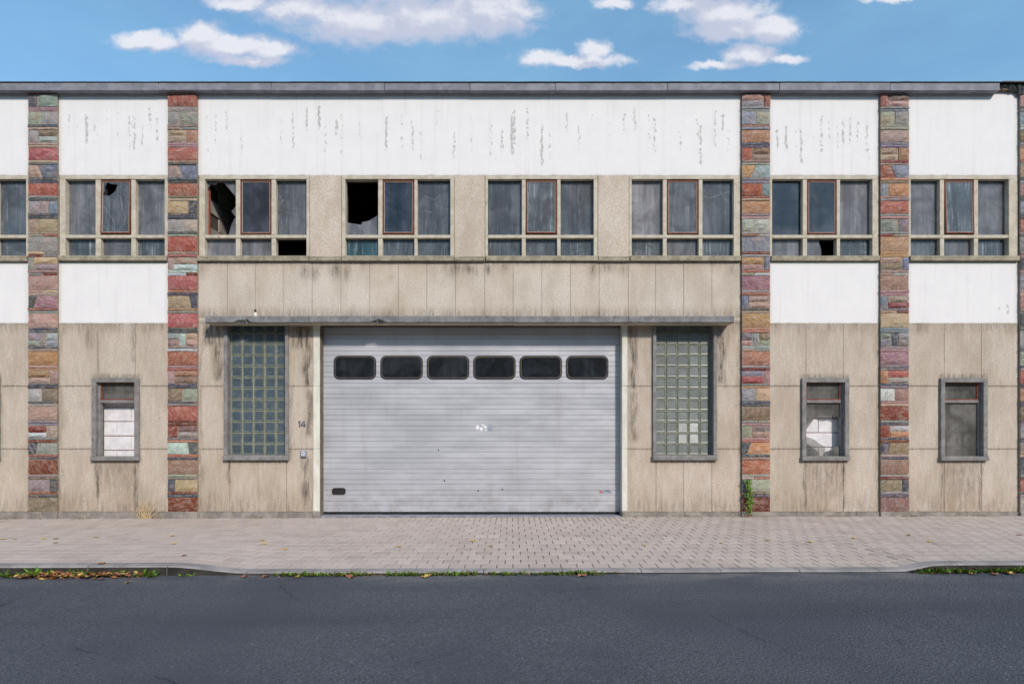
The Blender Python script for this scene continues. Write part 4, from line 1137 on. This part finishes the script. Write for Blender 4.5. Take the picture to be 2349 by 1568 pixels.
    mb = MB(); mb.box(ux(734), ux(1427), .012, .27, vz(742.5), vz(732)); mb.build('door_lintel', M['soffit_pale'], B)
    mb = MB(); mb.box(ux(734), ux(1427), .10, .27, vz(746.5), vz(742.6)); mb.build('door_head', M['rubber'], B)
door()

# --- house number, bell, lamp stub
def fittings():
    y = -.014
    def bar(mb, p, q, w):
        (a, b), (c, d) = p, q; L = math.hypot(c - a, d - b); nx, nz_ = -(d - b) / L * w / 2, (c - a) / L * w / 2
        pts = [(a - nx, b - nz_), (c - nx, d - nz_), (c + nx, d + nz_), (a + nx, b + nz_)]
        mb.prism([(ux(u), vz(v)) for u, v in pts][::-1], y, .0)
    num = empty('house_number', (0, 0, 0)); num.parent = B
    mb = MB(); bar(mb, (688, 978.5), (688, 965), 2.6); bar(mb, (688.2, 965.6), (685, 968.6), 2.0); mb.build('digit_one', M['grey_metal'], num)
    mb = MB(); bar(mb, (698.6, 978.5), (698.6, 965), 2.6); bar(mb, (697.4, 965), (691.8, 974), 2.2); bar(mb, (691, 974.6), (701.4, 974.6), 2.2); mb.build('digit_four', M['grey_metal'], num)
    mb = MB(); mb.box(ux(691.5), ux(704), -.055, 0, vz(1047), vz(1032), c=.01); bell = mb.build('doorbell', M['bell'], B)
    mb = MB(); mb.prism([(ux(697.6) + .028 * math.cos(t), vz(1039.5) + .034 * math.sin(t)) for t in [2 * math.pi * k / 16 for k in range(16)]], -.0585, -.0545); mb.build('bell_plate', M['white'], bell)
    mb = MB(); mb.box(ux(697.0), ux(698.2), -.062, -.058, vz(1042.5), vz(1036.5)); mb.box(ux(695.3), ux(699.9), -.0615, -.058, vz(1039.2), vz(1038)); mb.build('bell_print', M['darkmark'], bell)
    mb = MB()
    def lathe(cx, cy, prof, n=10):
        k = len(mb.v)
        for r, z in prof: mb.v.extend([(cx + r * math.cos(2 * math.pi * q / n), cy + r * math.sin(2 * math.pi * q / n), z) for q in range(n)])
        for a in range(len(prof) - 1):
            for q in range(n): mb.f.append((k + a * n + q, k + a * n + (q + 1) % n, k + (a + 1) * n + (q + 1) % n, k + (a + 1) * n + q)); mb.m.append(0)
        mb.f.append(tuple(k + (len(prof) - 1) * n + q for q in range(n))); mb.m.append(0)
    zc = vz(724, -.1)
    lathe(ux(586, -.05), -.05, [(.034, zc - .01), (.034, zc + .05), (.020, zc + .066), (.016, zc + .07)]); st = mb.build('lamp_socket', M['post'], B)
    mb = MB(); lathe(ux(585, -.05), -.05, [(.013, zc + .066), (.013, zc + .10), (.018, zc + .104), (.018, zc + .118)]); mb.build('socket_cap', M['rubber'], st)
    # bent bracket
    mb = MB(); mb.box(ux(585, -.05) - .004, ux(585, -.05) + .004, -.05, .002, zc + .108, zc + .116); mb.build('socket_bracket', M['rubber'], st)
fittings()

# --- eaves
def eaves():
    js = [-249, -155, 103.5, 362.5, 621.6, 881.6, 1077.6, 1273.6, 1531, 1788.6, 2042, 2294.6]
    yf = -.13; rr = random.Random(77)
    H = lambda u: 0.0
    for a, b in zip(js[:-1], js[1:]):
        dz = rr.uniform(-.006, .006); zz = [vz(207, yf) + dz, vz(189.5, yf)]
        mb = MB(); mb.box(ux(a, yf) + .003, ux(b, yf) - .003, yf + rr.uniform(-.004, .004), .019, zz[0], zz[1], c=.006); mb.build('fascia_panel', M['zinc'], B)
    # torn felt where the last panel is missing
    a, b = 2296, 2402; n = 40; mb = MB()
    for q in range(n + 1):
        x = ux(a + (b - a) * q / n, yf); d = .06 + .05 * smooth(0, .5, q / n) + .04 * mnoise.noise(Vector((q * .35, 0, 5))) + (.05 if q / n > .45 else 0)
        z1 = vz(190, yf)
        mb.v += [(x, yf + .06, z1), (x, yf + .03 + .012 * math.sin(q), z1 - .02), (x, yf + .05 + .015 * math.sin(q * 1.7), z1 - d * .6), (x, yf + .075 + .012 * math.sin(q * 1.1), z1 - d), (x, yf + .10, z1 - d + .004)]
    for q in range(n):
        for s in range(4): mb.f.append((q * 5 + s, q * 5 + s + 1, (q + 1) * 5 + s + 1, (q + 1) * 5 + s)); mb.m.append(0)
    mb.build('torn_felt', M['felt'], B)
    mb = MB(); mb.box(ux(2296), XB1, -.05, .0115, vz(209), vz(189.6)); mb.build('eaves_board', M['soffit'], B)
    mb = MB(); mb.box(XB0, XB1, -.06, .0118, vz(210.5), vz(205.5)); mb.build('soffit_board', M['soffit'], B)
    n = 120; mb = MB()
    for q in range(n + 1):
        x = XB0 + (XB1 - XB0) * q / n; h = .010 + .006 * mnoise.noise(Vector((q * .5, 2, 0)))
        zt = vz(189.5, yf) + .001
        mb.v += [(x, yf - .012, zt), (x, yf - .014, zt + h), (x, yf, zt + h + .008), (x, .3, zt + .055), (x, 9.3, zt + .055)]
    for q in range(n):
        for s in range(4): mb.f.append((q * 5 + s, (q + 1) * 5 + s, (q + 1) * 5 + s + 1, q * 5 + s + 1)); mb.m.append(0)
    mb.build('roof_felt', M['felt'], B)
eaves()

# ------------------------------------------------------------------ plants and leaves
def leafquad(mb, c, d, up, L, w, m=0, fold=.3):
    """a small pointed leaf of four triangles folded along its rib"""
    d = d.normalized(); s = d.cross(up).normalized(); n = s.cross(d)
    tip = c + d * L; mid = c + d * L * .45
    k = len(mb.v)
    mb.v += [tuple(c), tuple(mid + s * w + n * w * fold), tuple(tip), tuple(mid - s * w + n * w * fold), tuple(mid - n * w * .1)]
    mb.f += [(k, k + 4, k + 1), (k + 4, k + 2, k + 1), (k, k + 3, k + 4), (k + 4, k + 3, k + 2)]; mb.m += [m] * 4
VY = GY1 - KW - .03
def weed(x, size, label, rr, n=26, mats=('leafgreen',), spread=.12):
    z = zroad(x)
    root = empty('weed', (x, VY, z))
    mb = MB()
    for q in range(n):
        a = rr.uniform(0, 2 * math.pi); e = rr.uniform(.15, 1.2)
        d = Vector((math.cos(a) * math.cos(e) * 1.3, math.sin(a) * math.cos(e) * .6 - .15, math.sin(e)))
        c = Vector((rr.uniform(-spread, spread), rr.uniform(-.03, .02), 0))
        leafquad(mb, c, d, Vector((0, 0, 1)), size * rr.uniform(.5, 1.1), size * rr.uniform(.14, .28), rr.randrange(len(mats)))
    mb.build('foliage', [M[m] for m in mats], root)
    mb = MB()
    for q in range(5):
        cx = rr.uniform(-spread * .6, spread * .6); hx_ = rr.uniform(-.02, .02); h = size * .8
        mb.poly([(cx - .002, 0, -.005), (cx + .002, 0, -.005), (cx + hx_ + .001, -.005, h), (cx + hx_ - .001, -.005, h)])
    mb.build('stem', M['leafdark'], root)
    return tag(root, label, 'weed', 'weeds along the kerb')
def kx(u): return (u - CU) / F * (D + VY)
rw = random.Random(31)
LBL = {'l': 'green weed among the leaf litter at the foot of the high kerb', 'm': 'low green weed tuft in the gutter before the roller door', 'r': 'leafy green weed at the raised kerb beyond the second right pillar'}
for u, s, n in ((12, .10, 24), (75, .13, 40), (92, .11, 30), (125, .09, 20), (178, .12, 34), (196, .10, 26), (272, .10, 26), (330, .08, 20), (345, .11, 26), (228, .08, 18), (425, .05, 12)):
    weed(kx(u), s, LBL['l'], rw, n, ('leafgreen', 'leafgreen', 'moss'), .09)
for u in list(range(655, 745, 16)) + list(range(785, 840, 15)) + list(range(905, 1010, 15)) + list(range(1010, 1090, 20)) + list(range(1145, 1190, 18)) + list(range(1245, 1370, 17)):
    weed(kx(u), rw.uniform(.045, .07), LBL['m'], rw, rw.randint(22, 36), ('leafgreen', 'moss'), .12)
for u, s in ((2118, .05), (2136, .07), (2152, .08), (2170, .06), (2190, .07), (2206, .08), (2228, .07), (2262, .07), (2285, .08), (2300, .06), (2330, .09), (2346, .09)):
    weed(kx(u), s, LBL['r'], rw, 34, ('leafgreen', 'leafgreen', 'moss'), .12)

def litter():
    """dead leaves drifted into the gutter, grass roots and moss in the joint"""
    rr = random.Random(17); mb = MB()
    for q in range(620):
        t = rr.random()
        if t < .62: u = rr.triangular(20, 345, 140)
        elif t < .80: u = rr.uniform(2105, 2349)
        else: u = rr.uniform(640, 1500)
        x = kx(u); y = VY + .03 - abs(rr.gauss(0, .045)) - (0 if t > .62 else rr.uniform(0, .06)); z = zroad(x) + rr.uniform(.002, .02 if t > .62 else .045)
        a = rr.uniform(0, 6.28); d = Vector((math.cos(a), math.sin(a), rr.uniform(-.2, .6)))
        L = rr.uniform(.03, .075) if t < .62 else rr.uniform(.015, .035)
        leafquad(mb, Vector((x, y, z)), d, Vector((rr.uniform(-.5, .5), rr.uniform(-.5, .3), 1)), L, L * rr.uniform(.25, .42), rr.choice((0, 0, 1, 2, 2)), rr.uniform(-.4, .6))
    tag(mb.build('leaf_litter', [M['leafbrown'], M['leafyellow'], M['leafred']]), 'brown leaf litter drifted into the gutter along the kerb', 'leaf litter', kind='stuff')
    mb = MB()
    for q in range(4600):
        t = rr.random()
        if t < .45:
            u = rr.uniform(640, 1460) if rr.random() < .75 else rr.uniform(2100, 2400); x = kx(u); y = VY + .035 - abs(rr.gauss(0, .012)); z = zroad(x) - .002
            if mnoise.noise(Vector((u * .012, 0, 9))) < -.12: continue
        else:
            u = (rr.uniform(-60, 300) if rr.random() < .5 else rr.uniform(300, 720)) if rr.random() < .6 else rr.uniform(1440, 2380); x = ux(u); y = -.07 - abs(rr.gauss(0, .02)) if any(a - 4 < u < b + 4 for a, b in PIL) else -.03 - abs(rr.gauss(0, .025)); z = zpave(x, y) - .003
            if mnoise.noise(Vector((u * .018, 4, 9))) < .05: continue
        a = rr.uniform(0, 6.28); d = Vector((math.cos(a) * .6, math.sin(a) * .4 - .2, rr.uniform(.4, 1.2)))
        L = rr.uniform(.010, .034); leafquad(mb, Vector((x, y, z)), d, Vector((.1, .1, 1)), L, L * .2, 0 if t < .45 else rr.choice((1, 1, 2, 0)), .1)
    tag(mb.build('moss_and_grass', [M['moss'], M['straw'], M['leafred']]), 'moss and short grass growing in the joints of wall foot and kerb', 'moss', kind='stuff')
litter()

def ivy():
    rr = random.Random(12); x, y = ux(1710), -.075
    root = empty('ivy', (x, y, zpave(x, y)))
    H = 80 / S; path = [Vector((.02 * math.sin(3 * t) + .03 * (1 - t), 0, t * H)) for t in [q / 14 for q in range(15)]]
    mb = MB()
    for p, q in zip(path[:-1], path[1:]):
        r = .004
        mb.box(min(p.x, q.x) - r, max(p.x, q.x) + r, -.004, .006, p.z, q.z)
    mb.build('stem', M['leafbrown'], root)
    mb = MB()
    for k in range(190):
        t = rr.random() ** .8; p = path[min(14, int(t * 14.99))]
        s = .075 * (1 - .55 * t)
        c = p + Vector((rr.gauss(0, s * .6), -.01 - abs(rr.gauss(0, .025)), rr.uniform(-.03, .03)))
        a = rr.uniform(0, 6.28); d = Vector((math.cos(a), -.5, math.sin(a) - .3))
        leafquad(mb, c, d, Vector((0, -1, .4)), rr.uniform(.025, .05), rr.uniform(.010, .02), 0 if t > .25 and rr.random() < .8 else rr.choice((0, 1)))
    mb.build('foliage', [M['leafgreen'], M['leafbrown']], root)
    tag(root, 'small ivy climbing the foot of the stone pillar right of the door', 'ivy')
ivy()

def dry_grass():
    rr = random.Random(6); x, y = ux(340), -.06
    root = empty('dry_grass', (x, y, zpave(x, y)))
    mb = MB()
    for k in range(46):
        a = rr.gauss(0, .42); L = rr.uniform(.15, .42); b0 = rr.gauss(0, .07)
        prev = Vector((b0, 0, -.01)); w = .0048
        for s in range(1, 5):
            t = s / 4; p = Vector((b0 + math.sin(a * (.6 + .7 * t)) * L * t, -.02 * t + rr.uniform(-.004, .004), -.01 + math.cos(a) * L * t))
            mb.poly([(prev.x - w, prev.y, prev.z), (prev.x + w, prev.y, prev.z), (p.x + w * .7, p.y, p.z), (p.x - w * .7, p.y, p.z)]); prev = p; w *= .86
    mb.build('blades', M['straw'], root)
    tag(root, 'tuft of dry straw-coloured grass at the wall foot left of the second pillar', 'dry grass')
dry_grass()

def fallen_leaves():
    rr = random.Random(23)
    P = [(8, 1236, 'y'), (34, 1236, 'y'), (100, 1236, 'y'), (128, 1236, 'b'), (127, 1247, 'b'), (220, 1232, 'y'), (233, 1305, 'b'), (395, 1229, 'y'), (400, 1250, 'y'), (423, 1283, 'b'), (602, 1240, 'y'), (605, 1248, 'y'), (653, 1258, 'y'),
         (916, 1253, 'y'), (1126, 1253, 'y'), (1478, 1252, 'y'), (1762, 1240, 'y'), (1859, 1245, 'y'), (1960, 1240, 'y'), (2085, 1233, 'b'), (2134, 1250, 'y'), (2400 * 0 + 2338, 1233, 'b'), (1655, 1247, 'y'), (1085, 1180 + 60, 'y')]
    for u, v, c in P:
        # on the pavement: depth from the row on the ground
        d = F * HC / (v - HV); y = -(D - d); x = (u - CU) / F * d
        if y < GY1 - .1: y = GY1 - .1
        z = zpave(x, y) + .003
        mb = MB(); a = rr.uniform(0, 6.28); L = rr.uniform(.05, .085); n = 6; pts = []
        for i in range(n * 2):
            t = i / (n * 2) * 2 * math.pi; r = L * (.62 if i % 2 else .42) * rr.uniform(.85, 1.15)
            pts.append((r * math.cos(t + a), r * math.sin(t + a) * .8, rr.uniform(.0, .014)))
        mb.v = [(0, 0, .006)] + pts
        for i in range(n * 2): mb.f.append((0, 1 + i, 1 + (i + 1) % (n * 2))); mb.m.append(0)
        o = mb.build('fallen_leaf', M['leafyellow' if c == 'y' else 'leafbrown']); o.location = (x, y, z)
        tag(o, 'single yellow leaf lying on the grey pavers' if c == 'y' else 'single brown leaf lying on the grey pavers', 'leaf', 'yellow leaves on the pavers' if c == 'y' else 'brown leaves on the pavers')
    for u, yy, c in ((685, .10, 'y'), (806, .14, 'b'), (800, .08, 'b'), (975, .12, 'y'), (985, .08, 'y'), (1336, .10, 'b'), (2316, .11, 'y'), (2415 * 0 + 2282, .13, 'b'), (2230, .10, 'y'), (293, .3, 'y'), (560, .09, 'b'), (610, .09, 'b')):
        y = GY1 - KW - yy; x = (u - CU) / F * (D + y); z = zroad(x) + .003
        mb = MB(); a = rr.uniform(0, 6.28); L = rr.uniform(.06, .11); n = 6; pts = []
        for i in range(n * 2):
            t = i / (n * 2) * 2 * math.pi; r = L * (.62 if i % 2 else .42) * rr.uniform(.85, 1.15)
            pts.append((r * math.cos(t + a), r * math.sin(t + a) * .8, rr.uniform(.0, .03)))
        mb.v = [(0, 0, .006)] + pts
        for i in range(n * 2): mb.f.append((0, 1 + i, 1 + (i + 1) % (n * 2))); mb.m.append(0)
        o = mb.build('fallen_leaf', M['leafyellow' if c == 'y' else 'leafred']); o.location = (x, y, z)
        tag(o, 'yellow leaf lying on the asphalt edge below the kerb' if c == 'y' else 'reddish brown leaf lying on the asphalt edge below the kerb', 'leaf', 'yellow leaves on the asphalt' if c == 'y' else 'brown leaves on the asphalt')
fallen_leaves()
